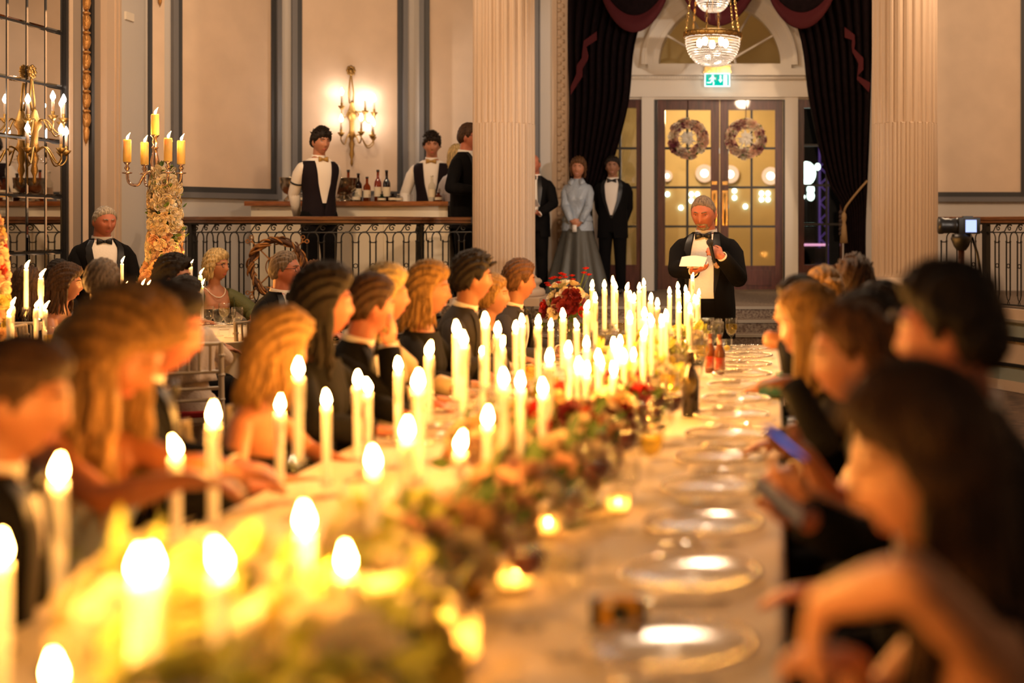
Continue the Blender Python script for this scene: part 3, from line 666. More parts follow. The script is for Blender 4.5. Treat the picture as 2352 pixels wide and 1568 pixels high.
# ================================================================== BAR
bx0, bx1 = PX(565, 14.25), PX(1032, 14.25)
bar = thing('bar_counter', 'long bar counter with cream front and varnished brown top on the gallery', 'bar', (0, 0, ZP)); zt = PZ(462, 14.2)-ZP
MB().box(bx0, bx1, 14.2, 14.75, zt-.05, zt).build('bar_top', M_bartop, bar); MB().box(bx0+.05, bx1-.02, 14.26, 14.7, 0, zt-.05).build('bar_front', M_dado, bar)
for k in range(6): MB().box(bx0+.12+k*.36, bx0+.42+k*.36, 14.245, 14.26, .15, zt-.18).build('front_panel', M_dado, bar)
ZB_ = ZP+zt
def bottle(px, ytop, d, kind, label, h=None):
    x = PX(px, d); h = PZ(ytop, d)-ZB_
    c = dict(amber=(.60, .24, .04), clear=(.95, .95, .9), dark=(.14, .03, .01), green=(.1, .3, .08))[kind]
    t = thing('bottle', label, 'bottle', (x, d, ZB_+.001)); r = .040 if h > .26 else .045
    prof = [(r*.9, 0), (r, .01), (r, h*.56), (r*.9, h*.63), (r*.38, h*.74), (r*.34, h*.95), (r*.4, h*.955)]
    MB().lathe(prof, 14).build('body', glass('bottle_glass_'+kind, c, .03, 1.6, .25 if kind != 'clear' else .08, c), t, True)
    MB().lathe([(r*.42, h*.93), (r*.42, h)], 10).build('cap', M_black if kind != 'clear' else M_white, t, True)
    MB().lathe([(r*1.02, h*.16), (r*1.02, h*.46)], 14, cap=False).build('paper_label', mat('paper_label', (.75, .68, .52), .7), t, True)
    return t
for px, yt, d, k, lab in ((823, 398, 14.5, 'dark', 'dark whisky bottle beside the punch bowl on the bar'), (843, 406, 14.45, 'amber', 'squat amber bottle with pale stopper on the bar'), (868, 390, 14.5, 'amber', 'tall amber bottle with white label on the bar'), (888, 391, 14.45, 'dark', 'tall dark bottle with cream label, last in the whisky row'), (992, 402, 14.34, 'clear', 'clear spirit bottle in front of the younger barman'), (779, 392, 14.66, 'clear', 'clear bottle with black cap standing behind the punch bowl'), (800, 390, 14.66, 'amber', 'amber bottle with blue-black cap behind the punch bowl')):
    bottle(px, yt, d, k, lab)
for px, yt, k, lab in ((818, 440, 'clear', 'tiny clear mixer bottle at the foot of the punch bowl'), (877, 446, 'green', 'small green mixer bottle between the tall bottles'), (902, 444, 'dark', 'small dark mixer bottle past the whisky row'), (916, 446, 'clear', 'small glass jar beyond the dark mixer bottle'), (1007, 442, 'amber', 'small amber mixer bottle beside the clear spirit'), (694, 443, 'clear', 'small clear bottle beside the standing waiter on the bar')):
    bottle(px, yt, 14.36, k, lab)
def punch(px, d, r, ytop, lab):
    h = PZ(ytop, d)-ZB_; t = thing('punch_bowl', lab, 'bowl', (PX(px, d), d, ZB_+.001))
    MB().lathe([(r*.62, 0), (r*.64, .015), (r*.5, .04), (r*.3, h*.24), (r*.26, h*.28), (r*.6, h*.36), (r*.88, h*.55), (r*.98, h*.8), (r*1.0, h*.98), (r*1.03, h), (r*.96, h), (r*.84, h*.56), (r*.5, h*.38), (.0, h*.33)], 32, cap=False).build('bowl', mat('pewter', (.42, .36, .28), .22, 1.0), t, True)
punch(789, 14.47, .163, 409, 'large pewter punch bowl on the bar between waiter and bottles')
punch(668, 14.55, .12, 408, 'pewter punch bowl half hidden behind the standing waiter')
for k, px in enumerate((768, 853, 942, 1020)):
    d = 14.3; t = thing('tumbler', ('short clear tumbler in front of the punch bowl on the bar', 'short clear tumbler before the amber bottles on the bar', 'short clear tumbler between whisky row and barman', 'short clear tumbler beside the tall man at the bar')[k], 'glass', (PX(px, d), d, ZB_+.001), group='tumblers on the bar')
    MB().lathe([(.026, 0), (.03, .075), (.027, .075), (.024, .008)], 12).build('cup', M_glass, t, True)
# glowing shapes put in for reflections in the door glass; truss and lamps outside
M_disc = emis('reflection_disc', (1, .85, .72), 5); M_discr = emis('reflection_ring', (1, .62, .42), 1.3); M_cyan = emis('cool_reflection', (.75, 1, .97), 6)
for px, py, r, lab in ((1618, 398, .13, 'ringed round reflected light beside the pull of the door by the silver-clad woman'), (1677, 400, .13, 'ringed round reflected light beside the pull of the door by the tied curtain'), (1770, 404, .13, 'ringed round reflected light at the outer stile near the tied curtain'), (1532, 404, .08, 'small ringed reflected light at the outer stile near the silver-clad woman')):
    d = 19.16; t = thing('reflected_disc', lab, 'wall lamp', (PX(px, d), d, PZ(py, d)), group='round reflected lights at the doors')
    R90 = Matrix.Rotation(PI/2, 4, 'X')
    MB().lathe([(r*.45, 0), (r*.4, .03), (0.01, .04)], 20).xf(R90).build('glowing_disc', M_disc, t, True); MB().lathe([(r, 0), (r, .02), (r*.5, .02), (r*.46, 0)], 24).xf(R90).build('glowing_ring', M_discr, t)
    MB().lathe([(r*1.06, -.03), (r*1.06, 0)], 20).xf(R90).build('back_plate', M_lobby, t)
CL = {1756: 'square of four small cool glints reflected in the door glass', 1594: 'group of three small cool reflected glints behind the speaker head', 1687: 'two small cool reflected glints one above the other beside the door pull', 1712: 'single cool reflected glint below the stacked pair', 1564: 'single cool reflected glint below the group of three', 1533: 'single cool reflected glint at the outer door stile', 1702: 'two cool reflected glints side by side inside the wreath'}
for px, py, cells in ((1756, 451, ((-7, -7), (8, -7), (-7, 7), (8, 7))), (1594, 453, ((-6, -7), (8, -7), (-6, 8))), (1687, 446, ((0, -8), (0, 8))), (1712, 474, ((0, 0),)), (1564, 477, ((0, 0),)), (1533, 446, ((0, 0),)), (1702, 347, ((-8, 0), (6, 0)))):
    d = 19.19; t = thing('reflected_glints', CL[px], 'lamp', (PX(px, d), d, PZ(py, d)), group='cool reflected glints at the doors')
    for a, b in cells: MB().box(a*d/F-.012, a*d/F+.012, 0, .012, -b*d/F-.012, -b*d/F+.012).build('glint_mount', M_lobby, t)
    for a, b in cells: MB().ell((a*d/F, -.01, -b*d/F), (.033, .02, .036), 10, 6).build('lens', M_cyan, t, True)  # each glowing dot stands in for a light mirrored in the panes
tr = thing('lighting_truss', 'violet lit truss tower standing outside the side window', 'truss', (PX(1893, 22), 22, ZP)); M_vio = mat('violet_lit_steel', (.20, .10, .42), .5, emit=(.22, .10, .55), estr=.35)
for k in (-1, 1):
    for j in (0, .15): MB().box(k*.075-.012, k*.075+.012, j-.012, j+.012, 0, 2.35).build('chord', M_vio, tr)
for i in range(14): z = .15*i; MB().tube([(-.075, 0, z), (.075, 0, z+.15)] if i % 2 == 0 else [(.075, 0, z), (-.075, 0, z+.15)], .01, 5).build('brace', M_vio, tr)
MB().box(-.02, .3, 0, .04, 2.0, 2.05).build('side_bracket', M_vio, tr)
for i, (px, py, r, lab) in enumerate(((1852, 398, .19, 'large white floodlight glowing outside the side window'), (1878, 383, .055, 'small white lamp glowing beside the big floodlight outside'), (1862, 435, .075, 'upper one of two white lamps below the floodlight outside'), (1862, 450, .075, 'lower one of two white lamps below the floodlight outside'), (1846, 452, .03, 'thin white lamp close to the window stile outside'), (1905, 400, .05, 'white lamp beside the truss tower outside'))):
    d = 21; t = thing('street_lamp', lab, 'lamp', (PX(px, d), d, ZP)); z = PZ(py, d)-ZP
    MB().tube([(0, .1, 0), (0, .1, z)], .015, 6).build('pole', M_black, t); MB().ell((0, 0, z), (r*.8, .05, r), 14, 8).build('lens', emis('flood', (.8, 1, .97), 5), t, True)
for px, py, w_, h_, lab, m in ((1868, 562, .45, .03, 'long pink lit bumper of a vehicle outside', emis('pink_strip', (1, .45, .75), 1.4)), (1853, 515, .25, .03, 'cyan lit strip outside the side window', emis('cyan_strip', (.6, 1, .95), 2)), (1878, 609, .6, .012, 'lilac lit strip at the window foot outside', emis('lilac_strip', (.6, .5, 1), 1.2))):
    d = 20.4; t = thing('light_strip', lab, 'light', (PX(px, d), d, ZP)); z = PZ(py, d)-ZP
    MB().box(-w_/2, w_/2, -.03, .0, z-h_/2, z+h_/2).build('tube_light', m, t); MB().box(-w_/2, w_/2, 0, .5, 0, max(z-.05, .01)).build('housing', mat('dark_vehicle', (.05, .03, .025), .4, var=.5, vscale=6), t)
# ================================================================== WICKER WHEEL on the railing
wk = thing('wicker_wheel', 'rust brown twisted wicker wheel wreath hung on the railing', 'wreath', (PX(637, 12.86), 12.86, PZ(613, 12.86)))
M_wick2 = mat('rust_brown_wicker', (.30, .12, .025), .6, var=.5, vscale=14, bump=.5, bscale=80)
R = .26; rnd = random.Random(5)
MB().tube([(R*math.cos(2*PI*i/32), 0, R*math.sin(2*PI*i/32)) for i in range(33)], .024, 8).build('wreath_core', mat('dark_brown_wicker', (.07, .025, .008), .7), wk, True)
M_wick3 = mat('dark_brown_wicker', (.07, .025, .008), .7)
for k in range(84):
    a0 = rnd.uniform(0, 2*PI); l = rnd.uniform(.35, .6); off = rnd.uniform(0, 2*PI); rr = rnd.uniform(.028, .044); pts = []
    for i in range(8): a = a0+l*i/7; ph = off+i*.25; r2 = R+rr*math.cos(ph); pts.append((r2*math.cos(a), rr*math.sin(ph), r2*math.sin(a)))
    MB().tube(pts, [.003]+[.0095]*6+[.003], 5).build('twig', M_wick2 if k % 5 else M_wick3, wk, True)
for k in range(4):
    a = PI/4+PI/2*k; d = np.array((math.cos(a), 0, math.sin(a))); e = np.array((-math.sin(a), 0, math.cos(a)))
    MB().tube([d*.05, d*.36], .007, 6).build('spoke', M_wick2, wk)
    for s_ in (-1, 1): MB().tube([d*.34, d*.37+e*s_*.015]+[d*.385+e*s_*.028+.018*(d*math.sin(q)-e*s_*math.cos(q)) for q in np.linspace(.2, 5.2, 10)], .006, 5).build('spoke_curl', M_wick2, wk)
for r in (.075, .11): MB().tube([(r*math.cos(2*PI*i/24), -.01, r*math.sin(2*PI*i/24)) for i in range(25)], .006, 6).build('hub_ring', M_wick2, wk)
# ================================================================== VIDEO CAMERA ON A POLE
dV = 8.5; vc = thing('video_camera', 'black video camera with lit blue screen on top of a pole', 'camera', (PX(2208, dV), dV, 0)); s_ = dV/F
def vz(py): return PZ(py, dV)
MB().box(-.02, .115, -.05, .07, vz(537), vz(500)).build('body', M_black, vc); MB().box(.01, .07, -.045, .05, vz(502), vz(496)).build('viewfinder', M_black, vc)
MB().lathe([(.055, 0), (.05, .03), (.046, .06), (.05, .07), (.05, .10), (.055, .11), (.055, .135), (.048, .14)], 20).xf(Matrix.Translation((-.01, .02, vz(518))) @ Matrix.Rotation(-PI/2, 4, 'Y')).build('lens_barrel', M_black, vc, True)
MB().box(.02, .09, -.062, -.056, vz(533), vz(505)).xf(Matrix.Identity(4)).build('screen', emis('camera_screen', (.45, .55, 1), 1.5), vc); MB().box(.012, .098, -.056, -.05, vz(536), vz(502)).build('screen_bezel', M_black, vc)
MB().lathe([(.03, vz(575)), (.05, vz(565)), (.07, vz(548)), (.06, vz(537))], 14).build('tripod_head', M_black, vc, True)
MB().tube([(0, 0, .0), (0, 0, vz(572))], .022, 10).build('pole', mat('brown_metal_tube', (.12, .05, .03), .35, .6), vc, True); MB().lathe([(.035, .9), (.035, .98)], 12).build('collar', M_black, vc)
MB().tube([(.07, 0, vz(545)), (.10, -.02, vz(580)), (.14, -.06, vz(665))], .009, 7).build('pan_handle', M_black, vc, True); MB().tube([(.11, -.03, vz(620)), (.14, -.06, vz(665))], .016, 7).build('pan_grip', M_black, vc, True)
for k in range(3): a = 2*PI*k/3; MB().tube([(0, 0, .8), (.4*math.cos(a), .4*math.sin(a), .01)], .014, 8).build('leg', M_black, vc)
# ================================================================== LONG TABLE
TX0, TX1, TY0, TY1, TZ = -1.66, 0.0, .55, 9.32, .75
tb = thing('banquet_table', 'long banquet table under an ivory cloth', 'table', (0, 0, 0))
MB().box(TX0+.02, TX1-.02, TY0+.02, TY1-.02, TZ-.035, TZ-.005).build('tabletop', M_maho, tb)
for x in (TX0+.15, TX1-.15):
    for y in (TY0+.2, 3.9, 6.6, TY1-.2): MB().box(x-.03, x+.03, y-.03, y+.03, 0, TZ-.035).build('leg', M_maho, tb)
# cloth: top sheet plus hanging sides in soft folds
mb = MB(); n = 150; rings = []
per = []
for i in range(n): per.append((TX1, TY0+(TY1-TY0)*i/n, 1, 0))
for i in range(30): per.append((TX1+(TX0-TX1)*i/30, TY1, 0, 1))
for i in range(n): per.append((TX0, TY1+(TY0-TY1)*i/n, -1, 0))
for i in range(30): per.append((TX0+(TX1-TX0)*i/30, TY0, 0, -1))
def clr(z, k, off): return [(x+nx*(off+k*math.sin(i*.83)*(1 if True else 0)), y+ny*(off+k*math.sin(i*.83)), z) for i, (x, y, nx, ny) in enumerate(per)]
rings = [clr(TZ, 0, -.004), clr(TZ-.006, 0, .006), clr(TZ-.03, .002, .010), clr(TZ-.25, .010, .014), clr(.3, .018, .02), clr(.02, .024, .028)]
mb.loft(rings, False); N_ = len(per); mb.f.append(tuple(range(N_))); mb.mi.append(0)
cl = mb.build('tablecloth', M_cloth, None, 'auto'); tag(cl, 'ivory cloth draped over the long banquet table', 'tablecloth')
ZTB = TZ+.001
def ty(py): return (CH-TZ)*F/(py-VY)       # depth of a point on the table top from its pixel row

WO = 'first second third fourth fifth sixth seventh eighth ninth tenth eleventh twelfth thirteenth fourteenth fifteenth sixteenth seventeenth eighteenth nineteenth'.split()
def ordw(n):
    if n < 19: return WO[n]
    t, u = divmod(n+1, 10); a = ('twenty', 'thirty', 'forty', 'fifty')[t-2]; return a+'-'+WO[u-1] if u else a[:-1]+'ieth'
# ---- candles: (flame px, flame py, depth)
CAND = [(2,1268,2.15),(126,1552,1.9),(135,1085,2.5),(318,1308,2.0),(352,1300,2.12),(508,1292,2.02),(700,1200,2.3),(795,1292,2.28),(405,1032,3.25),(490,956,3.2),(643,932,4.0),(685,850,3.8),(750,920,4.1),(822,874,4.35),(846,890,4.5),(858,1062,2.85),(935,992,3.1),(1057,1020,3.35),(960,880,3.5),(915,842,4.6),(985,806,4.7),(1049,757,4.85),(1065,782,4.7),(1108,806,5.5),(1115,737,5.15),(1143,759,5.35),(1152,790,5.6),(1184,753,6.0),(1199,737,6.15),(1236,740,6.0),(1265,747,6.6),(1293,724,6.3),(1325,747,6.75),(1120,962,3.6),(1157,872,4.0),(1195,880,4.2),(1247,894,4.1),(1262,823,4.7),(1305,804,5.1),(1347,791,5.5),(1329,842,4.85),(1347,851,5.0),(1374,821,5.2),(1380,836,5.35),(1410,792,5.6),(1418,809,5.75),(1424,787,5.9),(1410,851,5.05),(1434,820,5.6),(1455,816,5.75),(1478,767,5.7),(1447,731,6.05),(1480,722,6.3),(1497,737,6.15),(1520,738,6.3),(1530,726,6.5),(1347,706,6.4),
        (1360,656,7.55),(1367,685,7.2),(1388,656,7.7),(1408,646,7.95),(1414,660,8.1),(1440,661,7.8),(1447,681,7.4),(1456,686,7.6),(1468,661,8.0),(1479,651,8.3),(1495,686,7.3),(1510,698,7.2),(1538,671,8.0),(1557,659,8.2),(1559,674,7.9),(1575,666,8.3),(1581,682,7.7),(1590,637,8.9),(1605,674,8.7),(1595,687,8.5),(1602,690,8.2),(1560,707,7.4),(1585,709,7.5)]
T2C = [(60,612,8.2),(94,632,8.1),(28,697,8.0),(20,718,7.85),(83,702,8.0),(103,705,8.15)]
T1C = [(280,600,9.95),(285,657,9.6),(327,652,9.7),(340,652,9.85),(438,607,10.5),(460,627,9.85),(464,652,9.75)]
def flame_mesh(h, r, lean):
    mb = MB(); prof = [(.12, 0), (.62, .10), (.98, .26), (1.0, .36), (.78, .55), (.42, .76), (.12, .94), (.02, 1)]
    rings = [[(q*r*math.cos(2*PI*j/8)+lean*v*v*h, q*r*math.sin(2*PI*j/8), v*h) for j in range(8)] for q, v in prof]
    return mb.loft(rings).mesh('flame', M_flame, True)
FLM = [flame_mesh(.044, .0095, l) for l in (-.06, .05, .25)]
FLM_S = [flame_mesh(.05, .0085, l) for l in (.45, .6)]
def wax_mesh(seed, r=.0125, drip=True):
    rnd = random.Random(seed); mb = MB(); n = 14
    rings = [[(r*q*math.cos(2*PI*j/n), r*q*math.sin(2*PI*j/n), z) for j in range(n)] for q, z in ((.96, 0), (1, .01), (1, .5), (.97, .96), (1.0, .985), (.8, 1.0), (.3, .99))]
    mb.loft(rings)
    if drip:
        for k in range(4):
            a = rnd.uniform(0, 2*PI); l = rnd.uniform(.15, .5); mb.tube([(r*math.cos(a), r*math.sin(a), .985), (r*1.12*math.cos(a), r*1.12*math.sin(a), .9), (r*1.08*math.cos(a+.1), r*1.08*math.sin(a+.1), 1-l)], [.002, .003, .0035], 5)
    return mb.mesh('wax_stick', M_wax, True)
WAX = [wax_mesh(i, .0125, i > 0) for i in range(3)]
WICK = MB().tube([(0, 0, -.002), (.001, 0, .012)], .0012, 5).mesh('wick', M_wick)
HOLD = MB().lathe([(.045, 0), (.046, .01), (.03, .03), (.012, .08), (.009, .3), (.014, .45), (.009, .6), (.012, .80), (.022, .9), (.024, 1.0), (.019, 1.0), (.016, .9), (.004, .86)], 14, cap=True).mesh('holder', M_glass, True)
def candle(px, py, d, zt, label, hl, grp, k, sway=0):
    zf = PZ(py, d); top = zf-.018; L = min(.25, top-zt-.025); hz = top-L-zt; x = PX(px, d)
    h = tag(link('candle_holder', HOLD, None, (x, d, zt+.001), None, (1, 1, max(hz, .02)+.012)), hl, 'candle holder', grp+' holders')
    t = thing('taper_candle', label, 'candle', (x, d, zt+hz+.001), random.uniform(0, 6) if not sway else 0, grp)
    link('wax_stick', WAX[k % 3], t, None, None, (1, 1, L)); link('wick', WICK, t, (0, 0, L)); link('flame', (FLM_S[k % 2] if sway else FLM[k % 3]), t, (0, 0, L+.006))
for x_, y_, z_ in ((-1.35, 1.5, .98), (-1.05, 1.3, .93), (-.62, 1.38, .93), (-.35, 1.3, .92), (-.85, 1.05, .95), (-.45, .95, .93)): CAND.append((VX+x_*F/y_, VY+(CH-z_)*F/y_, y_))   # short tapers added below the frame to light the near flowers
def crow(c): return PX(c[0], c[2]) < -1.03
for k, (a, b, d) in enumerate(CAND):
    lf = crow((a, b, d)); n_ = sum(1 for c in CAND if crow(c) == lf and (c[2], c[0]) > (d, a)); rw = 'in the row beside the left-out' if False else ('row towards the round tables' if lf else 'row towards the camera pole')
    candle(a, b, d, ZTB, 'lit ivory taper candle, %s from the speaker, %s' % (ordw(n_), rw), 'clear glass taper holder, %s from the speaker, %s' % (ordw(n_), rw), 'tapers on the long table', k)
def nth(c, lst): return ordw(sum(1 for q in lst if q[2] > c[2]))
for k, (a, b, d) in enumerate(T2C): candle(a, b, d, .761, 'lit ivory taper, %s from the mirror on its round table' % ordw(sorted(c[0] for c in T2C).index(a)), 'glass taper holder, %s from the mirror on its round table' % ordw(sorted(c[0] for c in T2C).index(a)), 'tapers on the mirror-side round table', k, 1)
for k, (a, b, d) in enumerate(T1C): candle(a, b, d, .761, 'lit ivory taper, %s from the mirror on the candelabra table' % ordw(sorted(c[0] for c in T1C).index(a)), 'glass taper holder, %s from the mirror on the candelabra table' % ordw(sorted(c[0] for c in T1C).index(a)), 'tapers round the candelabra', k, 1)

# ---- charger plates, cutlery
M_char = glass('charger_glass', (.96, .95, .92), .12, .5)
CHB = MB().lathe([(.10, 0), (.104, .004), (.15, .012), (.163, .016), (.163, .020), (.15, .017), (.10, .008), (.01, .007)], 40).mesh('plate_glass', M_char, True)
mb = MB()
for j in range(64): a = 2*PI*j/64; mb.ell((.163*math.cos(a), .163*math.sin(a), .019), (.0075, .0075, .0075), 6, 4)
CHR = mb.mesh('beaded_rim', M_silver, True)
KN = MB(); KN.tube([(0, -.10, .004), (0, .0, .005)], [.006, .005], 6); KN.tube([(0, 0, .004), (0, .10, .004)], [.009, .003], 6, flat=(.25, 1)); KN = KN.mesh('table_knife', M_silver, True)
FK = MB(); FK.tube([(0, -.10, .004), (0, .03, .005)], [.006, .004], 6); FK.tube([(0, .03, .005), (0, .055, .006)], [.004, .011], 6, flat=(.3, 1))
for k in (-1, -.33, .33, 1): FK.tube([(k*.009, .05, .006), (k*.009, .098, .007)], .0018, 4)
FK = FK.mesh('table_fork', M_silver, True)
GOB = [(.036, 0), (.036, .004), (.008, .012), (.005, .03), (.005, .085), (.012, .095), (.032, .115), (.042, .145), (.044, .19), (.042, .215), (.0405, .215), (.042, .19), (.040, .147), (.03, .119), (.004, .10)]
GOBM = MB().lathe(GOB, 18).mesh('goblet_glass', M_glass, True)
def liquid(top, m): return MB().lathe([(.004, .102), (.029, .119), (.039, .147), (.0405, top), (.001, top)], 16, cap=False).mesh('wine', m, True)
M_red = mat('red_wine', (.10, .002, .004), .08, spec=.6); M_wht = glass('white_wine', (.95, .80, .28), .02, .8, .12, (.9, .75, .2)); M_water = glass('water_fill', (.95, .95, .92), .02, .8)
LIQ = [None, liquid(.165, M_red), liquid(.175, M_wht), liquid(.19, M_water)]
TUMB = MB().lathe([(.033, 0), (.034, .003), (.037, .09), (.035, .09), (.031, .007), (.001, .007)], 16).mesh('tumbler_glass', M_glass, True)
VOT = MB().lathe([(.03, 0), (.037, .008), (.038, .07), (.0355, .07), (.034, .01), (.001, .008)], 16).mesh('votive_glass', glass('frosted_votive', (1, .95, .85), .2, 1.5, .3, (1, .85, .6)), True)
TEA = MB().lathe([(.018, 0), (.018, .016), (.001, .016)], 12).mesh('tealight_wax', M_wax, True)
rg = random.Random(3)
def goblet(x, y, zt, liq, label, grp):
    t = thing('wine_glass', label, 'glass', (x, y, zt+.001), 0, grp); link('goblet_glass', GOBM, t)
    if liq: link('wine', LIQ[liq], t)
def charger(x, y, label, grp):
    t = thing('charger_plate', label, 'plate', (x, y, ZTB+.001), rg.uniform(0, 1), grp); link('plate_glass', CHB, t); link('beaded_rim', CHR, t)
LQ = {0: 'empty clear goblet', 1: 'goblet of dark red wine', 2: 'goblet of pale white wine', 3: 'goblet of water'}
for k in range(13):
    y = 2.6+.53*k
    if y > TY1-.2: break
    for side, x, gx, sg in (('aisle', -.215, -.50, 1), ('window', -1.445, -1.13, -1)):
        own = 'on the side of the camera pole' if side == 'aisle' else 'on the side of the round tables'; oo = ordw(12-k); sd_ = 'camera-pole side' if side == 'aisle' else 'round-table side'
        if side != 'aisle' and any((x-PX(a, d))**2+(y-d)**2 < .047 for a, b, d in CAND): continue
        charger(x, y, 'clear charger with beaded silver rim, %s from the speaker, %s' % (oo, sd_), 'chargers '+own)
        for nm, me, dx, cat_ in (('table_knife', KN, .20*sg, 'knife'), ('table_fork', FK, -.20*sg, 'fork')):
            tag(link(nm, me, None, (x, y+dx, ZTB+.002), (0, 0, -PI/2*sg)), 'silver table %s beside the %s charger from the speaker, %s' % (cat_, oo, sd_), cat_, cat_+'s '+own)
        for j in range(2):
            l = rg.choice([0, 1, 2, 3, 3]); l = 1 if (side == 'aisle' and k == 0 and j == 0) else l
            gx_ = gx+sg*(-.02+.09*j)+rg.uniform(-.02, .02); gy_ = y+.14-.13*j+rg.uniform(-.03, .03)
            if any((gx_-PX(a, d))**2+(gy_-d)**2 < .0085 for a, b, d in CAND): continue
            goblet(gx_, gy_, ZTB, l, LQ[l]+(' beside' if j else ' just past')+' the %s charger from the speaker, %s' % (oo, sd_), 'goblets on the long table '+own)
def votive(x, y, zt, label, grp, s=1.0):
    t = thing('votive_holder', label, 'candle holder', (x, y, zt+.001), 0, grp, s); link('votive_glass', VOT, t)
    c = thing('tealight', label.replace('frosted glass votive', 'small lit tealight inside the votive'), 'candle', (x, y, zt+.012*s), 0, grp+' lights', s); link('tealight_wax', TEA, c); link('wick', WICK, c, (0, 0, .016)); link('flame', FLM[0], c, (0, 0, .02), None, .55)
votive(PX(1032, 2.52), 2.52, ZTB, 'large frosted glass votive on the long table', 'big votive', 1.5)
votive(PX(1185, 3.05), 3.05, ZTB, 'frosted glass votive beside the dark wine goblet on the long table', 'votive near wine', 1.1)
for k, (px, py) in enumerate(((1420, 1180), (1490, 985), (1260, 1230), (1540, 905), (1570, 855), (1385, 1060), (1600, 830))): votive(PX(px, ty(py)), ty(py), ZTB, 'small frosted glass votive on the long table, %s from the speaker' % ordw(sorted((855, 830, 905, 985, 1060, 1180, 1230)).index(py) if py != 830 else 0), 'small votives', .85)
for px, py in ((48, 800), (92, 812)): votive(PX(px, 7.9), 7.9, .761, 'frosted glass votive on the mirror-side round table, %s to the mirror' % ('closer' if px < 60 else 'less close'), 'votives mirror table', 1.2)
# bottles, end glasses, camera
def beer(px, yb, yt, lab, m, labelm):
    d = ty(yb); h = (yb-yt)*d/F; t = thing('bottle', lab, 'bottle', (PX(px, d), d, ZTB)); r = h*.135
    MB().lathe([(r*.92, 0), (r, .008), (r, h*.55), (r*.8, h*.64), (r*.42, h*.76), (r*.38, h*.95), (r*.45, h*.96), (r*.45, h*.99), (r*.3, h)], 18).build('body', m, t, True)
    if labelm: MB().lathe([(r*1.02, h*.12), (r*1.02, h*.42)], 18, cap=False).build('paper_label', labelm, t, True); MB().lathe([(r*.45, h*.74), (r*.41, h*.86)], 14, cap=False).build('neck_label', labelm, t, True)
M_brown = mat('brown_bottle_glass', (.22, .06, .01), .06, spec=.7, coat=.5); M_dk = mat('black_bottle_glass', (.012, .006, .004), .08, coat=.4)
M_lbl = mat('beer_label', (.75, .68, .55), .6, col2=(.60, .06, .03), vscale=14)
beer(1586, 957, 806, 'tall near-black bottle standing alone on the long table', M_dk, None); beer(1631, 855, 766, 'brown beer bottle with label, beside its twin facing the speaker', M_brown, M_lbl); beer(1653, 859, 768, 'brown beer bottle with label, closer to the charger plates', M_brown, M_lbl)
for px, py, s_, l, lab in ((1680, 792, 1.0, 2, 'goblet of white wine at the very end of the table'), (1613, 792, .95, 0, 'gilt-rimmed empty goblet by the speaker'), (1648, 800, .9, 3, 'goblet of water beside the end wine goblet')): goblet(PX(px, 9.0 if py < 796 else 8.7), 9.0 if py < 796 else 8.7, ZTB, l, lab, None)
t = thing('tumbler', 'short tumbler with a lemon slice at the end of the table', 'glass', (PX(1670, 8.8), 8.8, ZTB+.001)); link('tumbler_glass', TUMB, t); MB().ell((0, 0, .03), (.022, .008, .02), 10, 6).build('lemon_slice', mat('lemon', (.8, .6, .1), .5), t, True)
dk = 2.78; t = thing('disposable_camera', 'yellow and black disposable camera lying on the cloth', 'camera', (PX(1420, dk), dk, ZTB+.001), .05)
MB().box(-.038, .042, -.015, .015, 0, .062).build('cardboard_wrap', mat('yellow_card', (.55, .28, .02), .6), t)
for a, b in ((-.058, -.038), (.042, .06)): MB().box(a, b, -.017, .017, 0, .06).build('end_cap', M_black, t)
MB().lathe([(.02, 0), (.018, .012), (.013, .014), (.012, .008), (.001, .008)], 16).xf(Matrix.Translation((.004, -.014, .03)) @ Matrix.Rotation(PI/2, 4, 'X')).build('lens', M_black, t, True)
MB().box(-.03, -.01, -.018, -.012, .045, .058).build('flash', M_white, t)

# ---- flower arrangements down the middle of the table
def arrangement(label, loc, n, R, H, kinds, leafm, seed, vase=True, rs=(.028, .045), nleaf=90, lsize=.07, cat_='flowers', grp=None):
    rnd = random.Random(seed); t = thing('flower_arrangement', label, cat_, loc, 0, grp)
    MB().lathe([(R*.45, 0), (R*.5, .01), (R*.5, H*.4), (R*.46, H*.42), (R*.44, .015), (.005, .012)], 18).build('vase', M_glass if vase == 'glass' else M_antique, t, True)
    mb = MB(); leaves_mb(mb, (0, 0, H*.55), nleaf, R, lsize, rnd, (1, 1.3, .7)); mb.v = [(x, y, max(z, .004)) for x, y, z in mb.v]; o = mb.build('leaves', leafm, t); o['kind'] = 'stuff'
    mb = MB()
    for i in range(10): a = rnd.uniform(0, 6.28); mb.tube([(0, 0, .02), (R*.4*math.cos(a), R*.4*math.sin(a), H*.5), (R*.75*math.cos(a), R*.75*math.sin(a), H*.75)], .0035, 4)
    mb.build('stems', M_green, t)
    for i in range(n):
        z = rnd.uniform(-.15, 1); a = i*2.4; e = math.sqrt(1-max(z, 0)**2); d = np.array((e*math.cos(a), e*math.sin(a)*1.25, z*.9)); p = np.array((0, 0, H*.52))+d*R*rnd.uniform(.85, 1.12)*np.array((1, 1, H*.48/R))
        rz_ = rnd.uniform(*rs); p[2] = max(p[2], rz_*.95); put_rose(t, rnd.choice(kinds), tuple(p), d/np.linalg.norm(d), rz_)
    return t
Z1 = ['lime', 'white', 'yellow', 'lime', 'ivory', 'white']; Z2 = ['peach', 'cream', 'blush', 'mauve', 'ivory', 'peach']; Z3 = ['red', 'burgundy', 'red', 'peach', 'cream', 'burgundy']; Z4 = ['ivory', 'white', 'lime', 'yellow', 'ivory']
